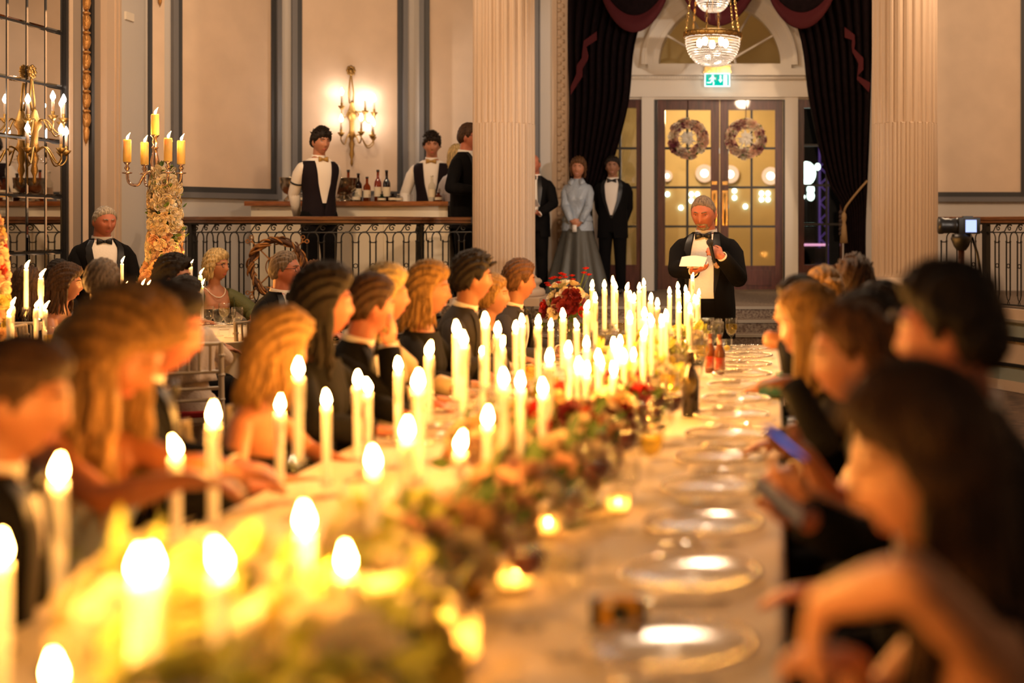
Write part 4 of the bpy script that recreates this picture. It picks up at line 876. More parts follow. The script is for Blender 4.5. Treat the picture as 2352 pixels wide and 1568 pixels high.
ARR = [(-.80, 1.80, Z1), (-.74, 2.16, Z1), (-1.08, 2.35, Z1), (-.80, 2.6, Z1), (-.74, 2.98, Z2), (-.90, 3.05, Z1), (-.70, 3.45, Z2), (-.62, 3.95, Z2), (-.95, 4.3, Z2), (-.70, 4.65, Z3), (-.60, 5.15, Z3), (-.92, 5.2, Z3), (-.72, 5.75, Z3), (-.62, 6.3, Z4), (-.85, 6.7, Z4), (-.66, 7.15, Z4), (-.8, 7.7, Z4), (-.6, 8.2, Z4)]
wd = {id(Z1): 'ivory and lime flower arrangement on the long table', id(Z2): 'peach and cream rose arrangement on the long table', id(Z3): 'red and burgundy rose arrangement on the long table', id(Z4): 'white and cream rose arrangement on the long table'}
WO = 'first second third fourth fifth sixth seventh eighth ninth tenth eleventh twelfth thirteenth fourteenth fifteenth sixteenth seventeenth eighteenth nineteenth'.split()
for i, (x, y, z) in enumerate(ARR):
    near = y < 2.6
    arrangement(wd[id(z)]+', %s of its kind from the speaker' % WO[sum(1 for a in ARR if a[2] is z and a[1] > y)], (x, y, ZTB+.001), 36 if near else 22, .17 if near else .13, (.20 if y < 2.2 else .27) if near else .21, z, M_lime if z in (Z1, Z4) else M_green, 40+i, rs=(.035, .06) if near else (.028, .046), nleaf=60, grp='flower arrangements down the long table')
va = arrangement('red and ivory flower arrangement in a vase at the speaker end', (PX(1302, 9.0), 9.0, ZTB+.001), 34, .155, .46, ['ivory', 'white', 'burgundy', 'red', 'ivory', 'cream'], M_green, 99, 'glass', (.03, .05), 70)
rnd = random.Random(8)
for i in range(26): put_rose(va, 'burgundy', (.03+rnd.uniform(-.07, .07), -.16+rnd.uniform(-.02, .02), .33+rnd.uniform(-.06, .07)), (rnd.uniform(-.4, .4), -1, rnd.uniform(-.3, .5)), .03)
for i in range(16):
    a = rnd.uniform(0, 6.28); p = (.15*math.cos(a), .1*math.sin(a), .42+rnd.uniform(.02, .14)); put_rose(va, 'red', p, (0, 0, 1), .017); MB().tube([(p[0]*.4, p[1]*.4, .3), p], .002, 4).build('stem', M_green, va)
# ================================================================== ROUND TABLES
def round_table(x, y, r, lab, clab):
    t = thing('round_table', lab, 'table', (x, y, 0)); MB().lathe([(r-.02, .72), (r-.02, .75), (.01, .75)], 40, cap=False).build('tabletop', M_maho, t)
    MB().lathe([(.3, 0), (.3, .03), (.06, .06), (.06, .72)], 16).build('pedestal', M_maho, t)
    rings = []
    for z, off, k in ((.76, -.004, 0), (.754, .004, 0), (.72, .008, .002), (.5, .015, .015), (.2, .025, .03), (.02, .03, .035)): rings.append([((r+off+k*math.sin(j*2*PI*16/160))*math.cos(2*PI*j/160), (r+off+k*math.sin(j*2*PI*16/160))*math.sin(2*PI*j/160), z) for j in range(160)])
    mb = MB().loft(rings, False); mb.f.append(tuple(range(160))); mb.mi.append(0); o = mb.build('tablecloth', M_cloth, None, 'auto'); o.location = (x, y, 0); tag(o, clab, 'tablecloth')
T1 = (-4.63, 10.2); T2 = (-5.25, 8.0)
round_table(*T1, .95, 'round table under the tall flower candelabra', 'ivory cloth on the round table with the tall candelabra'); round_table(*T2, .9, 'round table close to the mirror wall', 'ivory cloth on the round table close to the mirror')
for px, d, l, lab in ((527, 9.85, 3, 'tall goblet of water beside the plates on the candelabra table'), (545, 10.1, 3, 'goblet of water behind the tall one on the candelabra table'), (502, 10.0, 0, 'empty goblet between tapers and plates on the candelabra table'), (478, 10.2, 0, 'empty goblet close to the tapers on the candelabra table'), (515, 10.6, 2, 'goblet of white wine before the woman with pearls'), (130, 8.2, 0, 'empty goblet at the edge of the mirror-side table'), (118, 8.0, 2, 'goblet of white wine on the mirror-side table')):
    goblet(PX(px, d), d, .761, l, lab, None)
def charger2(px, d, lab):
    t = thing('charger_plate', lab, 'plate', (PX(px, d), d, .763)); link('plate_glass', CHB, t); link('beaded_rim', CHR, t)
charger2(552, 10.95, 'glass charger with beaded rim before the man in spectacles'); charger2(470, 10.9, 'glass charger with beaded rim before the woman with pearls')
# tall candelabra with its column of roses
dC = 10.5; cx = PX(356, dC); cb = thing('candelabra', 'tall rose-silver candelabra wrapped in a column of cream roses', 'candelabra', (cx, dC, .762)); z0 = .762
def cz(py): return PZ(py, dC)-z0
MB().lathe([(.11, 0), (.11, .01), (.05, .04), (.022, .09), (.016, .3), (.022, .32), (.016, .34), (.015, cz(420)), (.03, cz(412)), (.018, cz(400)), (.036, cz(372)), (.020, cz(352)), (.018, cz(342)), (.028, cz(339)), (.010, cz(334)), (.022, cz(326)), (.012, cz(318)), (.03, cz(312)), (.034, cz(310))], 18).build('stem', M_copper, cb, True)
arms = ((292, 372, -.00, 320), (332, 376, .16, 323), (386, 373, -.17, 320), (416, 377, .02, 322))
CT = [(356, 310, 0.0, 262)]+list(arms)
for px, pb, yo, pt in arms:
    x = PX(px, dC+yo)-cx; y = yo; zb_ = cz(pb)
    MB().tube(catmull([(0, 0, cz(395)), (x*.35, y*.35, cz(398)), (x*.6, y*.6, cz(424)), (x*.92, y*.92, cz(420)), (x, y, cz(398))], 6), .012, 8).build('arm', M_copper, cb, True)
    MB().lathe([(.008, cz(400)-.0), (.038, cz(398)), (.038, cz(397)+.004), (.010, cz(396)+.004), (.012, cz(390)), (.022, cz(386)), (.010, cz(380)), (.024, zb_-.006), (.030, zb_)], 14, (x, y, 0)).build('socket', M_copper, cb, True)
for i, (px, pb, yo, pt) in enumerate(CT):
    t = thing('pillar_candle', ('lit short yellow pillar candle on the raised middle of the candelabra' if i == 0 else 'lit short yellow pillar candle on the %s candelabra arm from the mirror' % WO[i-1]), 'candle', (PX(px, dC+yo), dC+yo, z0+cz(pb)+.001), 0, 'candles on the candelabra'); L = cz(pt)-cz(pb)-.002
    MB().lathe([(.029, 0), (.031, .004), (.031, L-.01), (.027, L), (.012, L-.006), (.001, L-.006)], 18, cap=False).build('wax_stick', mat('yellow_candle_wax', (.85, .60, .20), .45, sss=.5, sssr=(.03, .015, .004)), t, True); link('wick', WICK, t, (0, 0, L-.006)); link('flame', FLM_S[0], t, (0, 0, L-.002), None, 1.15)
rnd = random.Random(21); mb = MB()
def fcol(t, cxo, pts, kinds, n, rs):
    for i in range(n):
        v = (i+rnd.random())/n; k = v*(len(pts)-1); j = min(int(k), len(pts)-2); f = k-j; z = pts[j][0]*(1-f)+pts[j+1][0]*f; R = pts[j][1]*(1-f)+pts[j+1][1]*f; xo = pts[j][2]*(1-f)+pts[j+1][2]*f
        a = PI*.8+PI*1.4*((i*.618) % 1) if i % 6 else rnd.uniform(0, 2*PI); d = np.array((math.cos(a), math.sin(a), rnd.uniform(-.3, .5))); d /= np.linalg.norm(d)
        put_rose(t, rnd.choice(kinds(v)), (cxo+xo+d[0]*R*.85, d[1]*R*.85, z), d, rnd.uniform(*rs))
pts = [(cz(395), .07, .07), (cz(430), .12, .08), (cz(480), .13, .085), (cz(540), .135, .085), (cz(590), .14, .07), (cz(640), .17, .05), (cz(680), .20, .02)]
fcol(cb, 0, pts, lambda v: ['ivory', 'white', 'cream', 'ivory'] if v < .45 else (['ivory', 'cream', 'blush', 'mauve', 'ivory'] if v < .7 else ['peach', 'blush', 'cream', 'ivory', 'peach']), 210, (.020, .047))
mb = MB()
for z, R, xo in pts: leaves_mb(mb, (xo, 0, z), 45, R*.95, .05, rnd)
o = mb.build('leaves', M_green, cb); o['kind'] = 'stuff'
mb = MB().lathe([(R*.5, z) for z, R, xo in pts[1:][::-1]], 14, (.075, .03, 0)); mb.build('foam_core', M_green, cb, True)
arrangement('low peach and red flowers at the foot of the candelabra', (PX(325, 10.2), 10.2, .762), 30, .14, .28, ['peach', 'blush', 'red', 'cream', 'yellow'], M_lime, 71, rs=(.022, .04), nleaf=60, lsize=.05)
t = thing('flower_arrangement', 'tall peach flower column on the mirror-side table', 'flowers', (PX(-22, 8.3), 8.3, .762)); fcol(t, 0, [(.9, .06, 0), (.6, .1, 0), (.3, .12, 0), (.0, .16, 0)], lambda v: ['peach', 'cream', 'yellow', 'blush', 'red'] if v < .8 else ['red', 'peach'], 90, (.025, .045)); MB().lathe([(.11, 0), (.05, .1), (.03, .95)], 12).build('stem', M_green, t, True)
# ================================================================== PEOPLE
def Rx(a): c, s = math.cos(a), math.sin(a); return np.array(((1, 0, 0), (0, c, -s), (0, s, c)))
def Ry(a): c, s = math.cos(a), math.sin(a); return np.array(((c, 0, s), (0, 1, 0), (-s, 0, c)))
def Rz(a): c, s = math.cos(a), math.sin(a); return np.array(((c, -s, 0), (s, c, 0), (0, 0, 1)))
def rad(*a): return [math.radians(x) for x in a]
def nrm(v): v = np.array(v, float); return v/(np.linalg.norm(v)+1e-9)
SKIN = {k: mat('skin_'+k, c, .48, sss=.12, sssr=(.012, .005, .003), var=.06, vscale=14) for k, c in dict(fair=(.47, .205, .115), ruddy=(.48, .16, .09), tan=(.32, .15, .085), warm=(.40, .16, .075), deep=(.27, .095, .038), glow=(.62, .29, .15)).items()}
HAIR = {k: mat('hair_'+k, c, .55, spec=.3, var=.45, vscale=26, bump=.5, bscale=90, stretch=(3, 3, .35)) for k, c in dict(dark=(.014, .008, .005), brown=(.055, .025, .010), chestnut=(.11, .048, .016), blond=(.30, .165, .048), honey=(.22, .115, .034), platinum=(.50, .36, .16), grey=(.36, .30, .23), salt=(.17, .12, .08), white=(.5, .45, .38)).items()}
M_tux = mat('black_wool', (.0045, .004, .0042), .9, bump=.1, bscale=400, spec=.12); M_satin = mat('black_satin', (.010, .0095, .010), .4, spec=.4)
M_shirt = mat('white_cotton', (.82, .76, .68), .7, bump=.2, bscale=60); M_suit = mat('charcoal_suit', (.030, .026, .025), .8, spec=.25); M_vest = mat('aubergine_waistcoat', (.009, .0045, .007), .8, spec=.2); M_gbow = mat('gold_satin', (.42, .24, .05), .4)
M_eyew = mat('eye_white', (.40, .34, .29), .4); M_iris = mat('eye_dark', (.03, .015, .01), .25); M_lip = mat('lips', (.46, .10, .07), .45); M_shoe = mat('black_shoe', (.012, .011, .01), .3)
HA, HB, HC_ = .074, .096, .118
def head_shape(n, features=True, fem=False, jaw=0):
    x, y, z = HA*n[:, 0], HB*n[:, 1], HC_*n[:, 2]; fw = sm(.15, .75, -n[:, 1]); zz = np.clip(-z/HC_, 0, 1)
    x = x*(1-((.36 if fem else .28)-jaw)*zz**1.7)*(1+.04*np.exp(-((z-.04)/.05)**2)); y = np.where(y > 0, y*(1-.45*np.clip((-z-.02)/.1, 0, 1)), y*(1-.04*zz))
    if features:
        ax = np.abs(x); zt = np.interp(z, [-.05, -.037, -.028, .0, .022, .04], [0, .008, .025, .013, .005, 0]); wd = np.interp(z, [-.04, -.028, .0, .03], [.015, .012, .008, .010])
        dy = zt*np.exp(-(x/wd)**2)+.0045*np.exp(-((z-.036)/.010)**2-(x/.05)**4)-.012*np.exp(-((ax-.031)/.014)**2-((z-.016)/.012)**2)+.005*np.exp(-((ax-.044)/.018)**2-((z+.022)/.024)**2)
        dy += .006*np.exp(-((z+.062)/.010)**2-(x/.022)**2)-.003*np.exp(-((z+.0625)/.0025)**2-(x/.022)**2)+.011*np.exp(-((z+.100)/.017)**2-(x/.026)**2)-.003*np.exp(-((z+.08)/.007)**2-(x/.02)**2)
        y = y-fw*dy
    return np.stack((x, y, z), 1)
def sph(nu, nv):
    th = np.linspace(.03, PI-.03, nv+1); ph = np.linspace(0, 2*PI, nu+1)[:-1]; T_, P_ = np.meshgrid(th, ph, indexing='ij')
    n = np.stack((np.sin(T_)*np.sin(P_), -np.sin(T_)*np.cos(P_), -np.cos(T_)), -1).reshape(-1, 3)
    f = [(i*nu+j, i*nu+(j+1) % nu, (i+1)*nu+(j+1) % nu, (i+1)*nu+j) for i in range(nv) for j in range(nu)]
    return n, f, [tuple(range(nu))[::-1], tuple(range(nv*nu, nv*nu+nu))]
SN, SF, SC = sph(72, 56)
def face_y(x, z, fem=False):
    q = max(0, 1-(x/HA)**2-(z/HC_)**2); n = np.array([[x/HA, -math.sqrt(q), z/HC_]]); return head_shape(n, True, fem)[0, 1]
PROF = {0: np.array([(-.20, .178, .125), (-.10, .172, .118), (-.04, .170, .116), (.03, .168, .116), (.12, .158, .114), (.2, .156, .114), (.3, .170, .122), (.4, .190, .122), (.46, .196, .110), (.50, .180, .098), (.535, .138, .084), (.565, .088, .070), (.62, .062, .062)]),
        1: np.array([(-.20, .185, .125), (-.10, .182, .124), (-.04, .178, .12), (.03, .165, .112), (.12, .140, .098), (.2, .128, .092), (.3, .140, .112), (.4, .158, .108), (.46, .162, .092), (.50, .145, .08), (.535, .10, .066), (.565, .062, .056), (.62, .050, .052)])}
def noise1(a, s): return math.sin(a*7.1+s)+.6*math.sin(a*13.7+2.1*s)+.4*math.sin(a*29.3+s*.7)
REMESH = []
class Person:
    def __init__(s, label, head_px, head_top, d, rz=0, z0=0, sit=False, lean=0, side=0, twist=0, head=(0, 0, 0), hair_h=.014, fem=False, girth=1.0, vox=.009, skin='fair', group=None):
        s.fem, s.girth, s.sit, s.vox, s.skin = int(fem), girth, sit, vox, SKIN[skin]
        s.zh = .55 if sit else .93; s.hip = np.array((0, 0, s.zh)); s.Rt = Rz(math.radians(twist)) @ Rx(math.radians(lean)) @ Ry(math.radians(side))
        ya, pi_, ro = rad(*head); s.Rh = (Rz(ya) @ Rx(pi_) @ Ry(ro))*1.07; s.nk = s.T((0, 0, .600)); s.hc = s.nk+s.Rh @ np.array((0, -.022, .118))
        up = (s.Rh @ np.array((0, 0, 1)))[2]; top0 = s.hc[2]+HC_*max(.9, up)+hair_h; want = PZ(head_top, d)-z0
        s.s = want/top0 if not sit else min(max(want/top0, .93), 1.05); s.zo = want-top0*s.s
        r = math.radians(rz); hw = Rz(r) @ (s.hc*s.s); s.loc = np.array((PX(head_px, d)-hw[0], d-hw[1], z0+(s.zo if sit else 0))); s.rz = r
        s.root = thing('person', label, 'person', tuple(s.loc), r, group, s.s); s.mb = MB(); s.hands = {}; s.seed = hash(label) % 997 if False else sum(map(ord, label)) % 997
    def T(s, p): return s.hip+s.Rt @ np.array(p, float)
    def L(s, wp): return Rz(-s.rz) @ (np.array(wp, float)-s.loc)/s.s
    def prof(s, z):
        p = PROF[s.fem]; hw = np.interp(z, p[:, 0], p[:, 1]); hd = np.interp(z, p[:, 0], p[:, 2]); g = 1+(s.girth-1)*np.interp(z, [-.2, .0, .15, .35, .5, .6], [.6, 1, 1.15, .7, .3, .2]); return hw*(1+(g-1)*.6), hd*g
    def ring(s, z, off=0, th=None, n=40):
        hw, hd = s.prof(z); hw += off; hd += off; th = np.linspace(0, 2*PI, n+1)[:-1] if th is None else th; out = []
        for t in th:
            c, sn = math.cos(t), math.sin(t); x = hw*math.copysign(abs(sn)**.9, sn); y = -hd*math.copysign(abs(c)**.9, c)
            if s.fem: y -= .028*math.exp(-((z-.335)/.06)**2)*sum(math.exp(-((x-k*.07)/.05)**2) for k in (-1, 1))*(1 if c > 0 else 0)
            elif s.girth > 1.1 and c > 0: y -= .05*(s.girth-1)*4*math.exp(-((z-.1)/.13)**2)*c
            out.append(s.T((x, y+.0, z)))
        return out
    def part(s, mb, name, m, smooth=True, par=None): return mb.build(name, m, par or s.root, smooth)
    # ---- arms
    def arm(s, side, w=None, W=None, pole=None, hdir=None, pn=None, curl=.5, spread=0):
        S = s.T((side*(.192 if not s.fem else .155), .008, .458)); l1, l2 = (.285, .255) if not s.fem else (.265, .235)
        w = np.array(w, float) if W is None else s.L(W)
        if W is None and w is None: pass
        pole = nrm(s.Rt @ np.array(pole if pole is not None else (side*.5, .5, -.6))); v = w-S; D = np.linalg.norm(v)
        if D > (l1+l2)*.985: w = S+v/D*(l1+l2)*.985; v = w-S; D = np.linalg.norm(v)
        D = max(D, .12); a = (l1*l1-l2*l2+D*D)/(2*D); hgt = math.sqrt(max(l1*l1-a*a, 0)); e = v/np.linalg.norm(v); pp = pole-e*np.dot(pole, e); E = S+e*a+nrm(pp)*hgt; Wp = w
        fd = nrm(Wp-E); hd = nrm(hdir if hdir is not None else fd); pn = nrm(pn if pn is not None else (-side, 0, -.2)); pn = nrm(pn-hd*np.dot(pn, hd)); lat = np.cross(hd, pn)*1.0
        s.hands[side] = dict(S=S, E=E, W=Wp, d=hd, n=pn, l=lat, fd=fd)
        k = .88 if s.fem else 1.0; mb = s.mb
        mb.caps([S+s.Rt @ np.array((-side*.022, 0, -.006)), S*.5+E*.5, E], [.050*k, .047*k, .040*k], 12); mb.caps([E, E*.6+Wp*.4, Wp], [.040*k, .041*k, .027*k], 12)
        hs = .92 if s.fem else 1.0
        Rm = np.stack((lat, hd, pn), 1); mb.ell(Wp+hd*.048*hs, (.040*hs, .052*hs, .016*hs), 12, 8, Rm); mb.caps([Wp-fd*.02, Wp+hd*.03], [.025*hs, .024*hs], 10)
        for i, (lo, ln) in enumerate(((-.031, .068), (-.010, .080), (.011, .075), (.031, .058))):
            lo *= hs; p = Wp+hd*(.090-.012*abs(i-1.4)/1.4)*hs+lat*lo*(1+spread*.3); dd = hd+lat*lo*spread*6; dd = nrm(dd); pts = [p-dd*.02, p]; an = 0
            for q, fr in enumerate((.45, .3, .25)):
                an += curl*(.75, .8, .6)[q]; st = dd*math.cos(an)+pn*math.sin(an); pts.append(pts[-1]+st*ln*fr*hs)
            mb.caps(pts, [.0092*hs, .0095*hs, .0088*hs, .008*hs, .0068*hs], 8)
        tl = lat*(-side)
        p = Wp+hd*.022*hs+tl*.026*hs; pts = [p]; d1 = nrm(hd*.55+tl*.75+pn*.25); pts.append(p+d1*.035*hs); d2 = nrm(hd*.9+tl*.25+pn*(.3+.5*curl)); pts.append(pts[-1]+d2*.030*hs); pts.append(pts[-1]+nrm(d2+pn*.4*curl)*.024*hs)
        mb.caps(pts, [.0135*hs, .0115*hs, .0105*hs, .008*hs], 8)
    def legs(s, cross=False):
        mb = s.mb; z = s.zh; s.leg = []
        for k in (-1, 1):
            if s.sit: pts = [(k*.09, .0, z-.01), (k*.11, -.42, z-.02), (k*.11, -.38, .10)]
            else: pts = [(k*.088, 0, z-.03), (k*.10, -.012, .50), (k*.105, .025, .09)]
            pts = [np.array(p) for p in pts]; s.leg.append(pts); mb.caps([pts[0], pts[1]], [.085, .056], 12); mb.caps([pts[1], pts[1]*.6+pts[2]*.4, pts[2]], [.055, .056, .036], 12)
            mb.caps([pts[2]+np.array((0, .02, -.05)), pts[2]+np.array((k*.01, -.13, -.06))], [.036, .03], 10)
    # ---- head and body skin
    def body(s, face=True, bare=False):
        mb = s.mb
        rings = [s.ring(z, -.012) for z in (-.10, -.05, .03, .12, .2, .3, .4, .46, .50, .535, .565, .6)]; mb.loft(rings)
        nb = s.T((0, .012, .50)); k = .050 if s.fem else .062*(1+(s.girth-1)*.35); mb.caps([nb, s.nk+(s.nk-nb)*.0, s.hc+s.Rh @ np.array((0, .02, -.05))], [k*1.1, k, k*.98], 14)
        hp = head_shape(SN, True, s.fem, max(0, min(.16, (s.girth-1)*.55))); hp = hp*np.array((1+(s.girth-1)*.25, 1, 1)); mb.add([s.hc+s.Rh @ p for p in hp], SF+SC)
        for e in (-1, 1): mb.ell(s.hc+s.Rh @ np.array((e*.0755*(1+(s.girth-1)*.2), .014, -.008)), (.010, .019, .031), 10, 8, s.Rh @ Rz(e*.35))
        REMESH.append((mb, s.vox, s.skin, s.root, 2))
        if face:
            for e in (-1, 1):
                y = face_y(e*.031, .015, s.fem); c = s.hc+s.Rh @ np.array((e*.031, y+.004, .0145))
                m = MB(); m.ell(c, (.0142, .008, .0056), 12, 8, s.Rh); ey = s.part(m, 'eye', M_eyew); m = MB(); m.ell(s.hc+s.Rh @ np.array((e*.031, y-.0025, .0145)), (.0066, .003, .0056), 10, 6, s.Rh); s.part(m, 'iris', M_iris, True, ey)
                m = MB(); m.tube([s.hc+s.Rh @ np.array((e*x, face_y(e*x, zz, s.fem)-.001, zz)) for x, zz in ((.012, .0335), (.024, .0365), (.036, .0365), (.049, .031))], [.0030, .0046, .0044, .0022], 6); s.part(m, 'eyebrow', s.hairm)
                m = MB(); m.tube([s.hc+s.Rh @ np.array((e*x, face_y(e*x, zz, s.fem)-.0005, zz)) for x, zz in ((.017, .018), (.026, .0228), (.036, .0228), (.046, .0165))], .0022, 5); s.part(m, 'eyelid', M_iris, True, ey)
            m = MB(); xs = np.linspace(-.023, .023, 9)
            for dz, r in ((-.0585, .0038), (-.0665, .0046)): m.tube([s.hc+s.Rh @ np.array((x, face_y(x, dz-.0035*(abs(x)/.023)*(1 if dz > -.062 else -1)+s.smile*(x/.023)**2*.006, s.fem)+.0015, dz-.0035*(abs(x)/.023)*(1 if dz > -.062 else -1)+s.smile*(x/.023)**2*.006)) for x in xs], [r*max(.15, 1-(x/.024)**2) for x in xs], 6)
            mo = s.part(m, 'mouth', M_lip)
            if s.smile: m = MB(); m.tube([s.hc+s.Rh @ np.array((x, face_y(x, -.0625+s.smile*(x/.02)**2*.005, s.fem)-.001, -.0625+s.smile*(x/.02)**2*.005)) for x in np.linspace(-.018, .018, 7)], .0024, 6); s.part(m, 'teeth', M_shirt, True, mo)
    smile = 0; hairm = None
    # ---- hair
    def hair(s, kind, col, L=.0, vol=.018, n=90, wave=.01, part_x=.0, line=None, back=False, azl=1.8):
        s.hairm = HAIR[col]; rnd = random.Random(s.seed); mb = MB()
        ln = line or ('f' if s.fem else 'm')
        zl = dict(m=([-1, -.8, -.5, -.25, -.12, .05, .3, 1], [.070, .066, .045, .0, -.012, .012, -.045, -.078]), f=([-1, -.8, -.5, -.25, .0, .3, 1], [.072, .062, .035, -.03, -.05, -.07, -.085]), fr=([-1, -.85, -.6, -.35, -.15, .05, .3, 1], [.052, .050, .036, .008, -.012, .012, -.045, -.078]), r=([-1, -.8, -.5, -.25, -.12, .05, .3, 1], [.098, .090, .055, .012, -.012, .012, -.05, -.078]), b=([-1, -.5, -.3, .05, .3, 1], [.2, .2, .03, .02, -.04, -.075]))[ln]
        base = head_shape(SN, False, s.fem)*np.array((1+(s.girth-1)*.25, 1, 1)); dz = base[:, 2]-np.interp(SN[:, 1], *zl)+min(1, vol/.016)*(.005*np.sin(np.arctan2(SN[:, 0], -SN[:, 1])*17+s.seed)+.004*np.sin(np.arctan2(SN[:, 0], -SN[:, 1])*31+2*s.seed))
        if ln == 'b': dz = np.minimum(dz, .055-base[:, 2])
        th = vol*sm(-.002, .032, dz)+.35*vol*sm(.03, .1, base[:, 2])*(dz > 0)
        nz = np.array([noise1(a*3+c*2, s.seed+b*4) for a, b, c in SN]); nz2 = np.sin(np.arctan2(SN[:, 0], SN[:, 1])*34+s.seed+3*SN[:, 2])
        th = th*(1+.16*nz+.10*nz2); pts = base+SN*th[:, None]+SN*np.where(dz > -.004, .0015, -.004)[:, None]
        keep = [f for f in SF+SC if min(dz[i] for i in f) > -.012]; mb.add([s.hc+s.Rh @ p for p in pts], keep)
        if kind in ('long', 'bob', 'bun'):
            for i in range(n if kind != 'bun' else 26):
                az = rnd.uniform(-azl, azl); l = L*rnd.uniform(.8, 1.05); ph0 = rnd.uniform(.15, .7); p = []; r0 = 1.06+vol*3+rnd.uniform(0, .10); w0 = rnd.uniform(0, 6.28); lim = 1.75 if abs(az) < 1.45 else 1.6
                for k in range(6):
                    ph = ph0+(lim-ph0)*k/5; v = np.array((math.sin(ph)*math.sin(az), math.sin(ph)*math.cos(az), math.cos(ph))); p.append(s.hc+s.Rh @ (v*np.array((HA, HB, HC_))*r0))
                if kind == 'bun':
                    q = s.hc+s.Rh @ np.array((0, .10, .02)); p = p[:5]+[q]; mb.tube(p, [.004]+[.012]*4+[.01], 5); continue
                last = p[-1]; out = s.Rh @ np.array((math.sin(az), math.cos(az), 0)); out[2] = 0; out = nrm(out)
                m = 7
                for k in range(1, m+1):
                    t = k/m; p.append(last+np.array((0, 0, -l*t))+out*(.006-.010*t if kind == 'bob' else .035*t*(1 if abs(az) < 1.4 else .3))+np.array((math.sin(w0+t*9), math.cos(w0+t*8), 0))*wave*t)
                R_ = rnd.uniform(.007, .014); mb.tube(p, [.003]+[R_]*5+[R_*(1-.75*(k/m)**2) for k in range(1, m+1)], 5)
        if kind == 'bun':
            c = s.hc+s.Rh @ np.array((0, .115, .045)); mb.ell(c, (.052, .045, .045), 14, 9, s.Rh)
            for i in range(14):
                a = rnd.uniform(0, 6.28); mb.tube([c+s.Rh @ (np.array((math.cos(q)*math.cos(a), .8*math.sin(q), math.cos(q)*math.sin(a)))*.05) for q in np.linspace(0, 2.6, 7)], .009, 5)
        if kind == 'tuft':
            for i in range(n):
                az = rnd.uniform(-PI, PI); ph = rnd.uniform(.05, 1.0); v = np.array((math.sin(ph)*math.sin(az), math.sin(ph)*math.cos(az), math.cos(ph))); b = v*np.array((HA, HB, HC_))*1.05; dd = nrm(v+np.array((rnd.uniform(-.4, .4), -.8+rnd.uniform(-.3, .3), .2)))
                mb.tube([s.hc+s.Rh @ (b*.99), s.hc+s.Rh @ (b+v*vol*.75+dd*.010), s.hc+s.Rh @ (b+v*vol*.62+dd*.034)], [.009, .008, .002], 5)
        s.part(mb, 'hair', s.hairm)
    # ---- clothes
    def shell(s, name, m, z0, z1, off, th0=None, rows=22, mod=None):
        """garment shell round the trunk from z0 to z1; th0(z) = half angle of the front opening"""
        rings = []
        for z in np.linspace(z0, z1, rows):
            a = max(0, th0(z)) if th0 else 0; th = np.linspace(a, 2*PI-a, 49); o = off(z) if callable(off) else off
            rings.append(s.ring(z, o, th))
        mb = MB(); mb.loft(rings, False, False); ob = s.part(mb, name, m); md = ob.modifiers.new('thickness', 'SOLIDIFY'); md.thickness = .006; md.offset = -1; return ob
    def sleeve(s, mb, side, r=(.078, .062, .05), end=1.0):
        h = s.hands[side]; S, E, W = h['S'], h['E'], h['W']; W2 = E+(W-E)*end
        mb.caps([S+s.Rt @ np.array((-side*.022, 0, -.004)), S*.75+E*.25, S*.35+E*.65, E], [r[0]*.88, r[0]*.9, r[1]*1.03, r[1]], 14); mb.tube([E-(W-E)*.05, E, E*.5+W2*.5, W2, W2-nrm(W2-E)*.004], [r[1]*.8, r[1]*1.0, (r[1]+r[2])/2, r[2], r[2]*.7], 14)
    def jacket(s, m=None, vb=.12, wide=.0, open_=False, lap=True, hem=-.20, r=(.078, .062, .05)):
        m = m or M_tux
        def th0(z):
            hw, hd = s.prof(z)
            if open_: w = np.interp(z, [-.2, .0, .2, .4, .52, .56], [.105, .088, .075, .07, .06, .06])
            else: w = np.interp(z, [-.2, vb-.02, vb, .3, .5, .56], [.03, .0, .0, .045+wide, .065+wide, .06])
            return math.asin(min(.95, w/hw))
        mb = MB(); rings = []
        for z in np.linspace(hem, .575, 30):
            a = th0(z); th = np.linspace(a, 2*PI-a, 49); rings.append(s.ring(z, .020 if z < .45 else .020-.010*(z-.45)/.12, th))
        mb.loft(rings, False, False)
        inner = []
        for sd in (-1, 1):
            if sd in s.hands: s.sleeve(mb, sd, r)
        ob = s.part(mb, 'jacket', m)
        if lap:
            for sd in (-1, 1):
                mb = MB(); rr = []
                for z in np.linspace(vb if not open_ else .1, .56, 14):
                    a = th0(z); hw, hd = s.prof(z); wv = np.interp(z, [vb, .3, .42, .425, .5, .56], [.004, .045, .06, .052, .05, .04])/hw; rr.append(s.ring(z, .026, np.array([a, a+wv*.5, a+wv]) if sd > 0 else np.array([2*PI-a, 2*PI-a-wv*.5, 2*PI-a-wv])))
                mb.loft(rr, False, False); s.part(mb, 'lapel', M_satin if m is M_tux else m, True, ob)
        if not s.sit: s.vent = True
    def shirt(s, m=None, sleeves=False, z0=-.10, cuffs=True):
        m = m or M_shirt; mb = MB(); mb.loft([s.ring(z, .007) for z in np.linspace(z0, .56, 20)], False)
        if sleeves:
            for sd in (-1, 1):
                if sd in s.hands: s.sleeve(mb, sd, (.072, .058, .040), .97)
        sh = s.part(mb, 'shirt', m)
        mb = MB(); a = s.T((0, .012, .555)); b = s.nk*.75+a*.25+np.array((0, 0, .0)); ax = nrm(s.nk-s.T((0, .012, .5))); k = (.061 if s.fem else .072*(1+(s.girth-1)*.35)); mb.tube([a-ax*.02, a+ax*.012, a+ax*.042], [k*1.12, k*1.03, k], 20, False); s.part(mb, 'collar', m, True, sh).modifiers.new('thickness', 'SOLIDIFY').thickness = .005
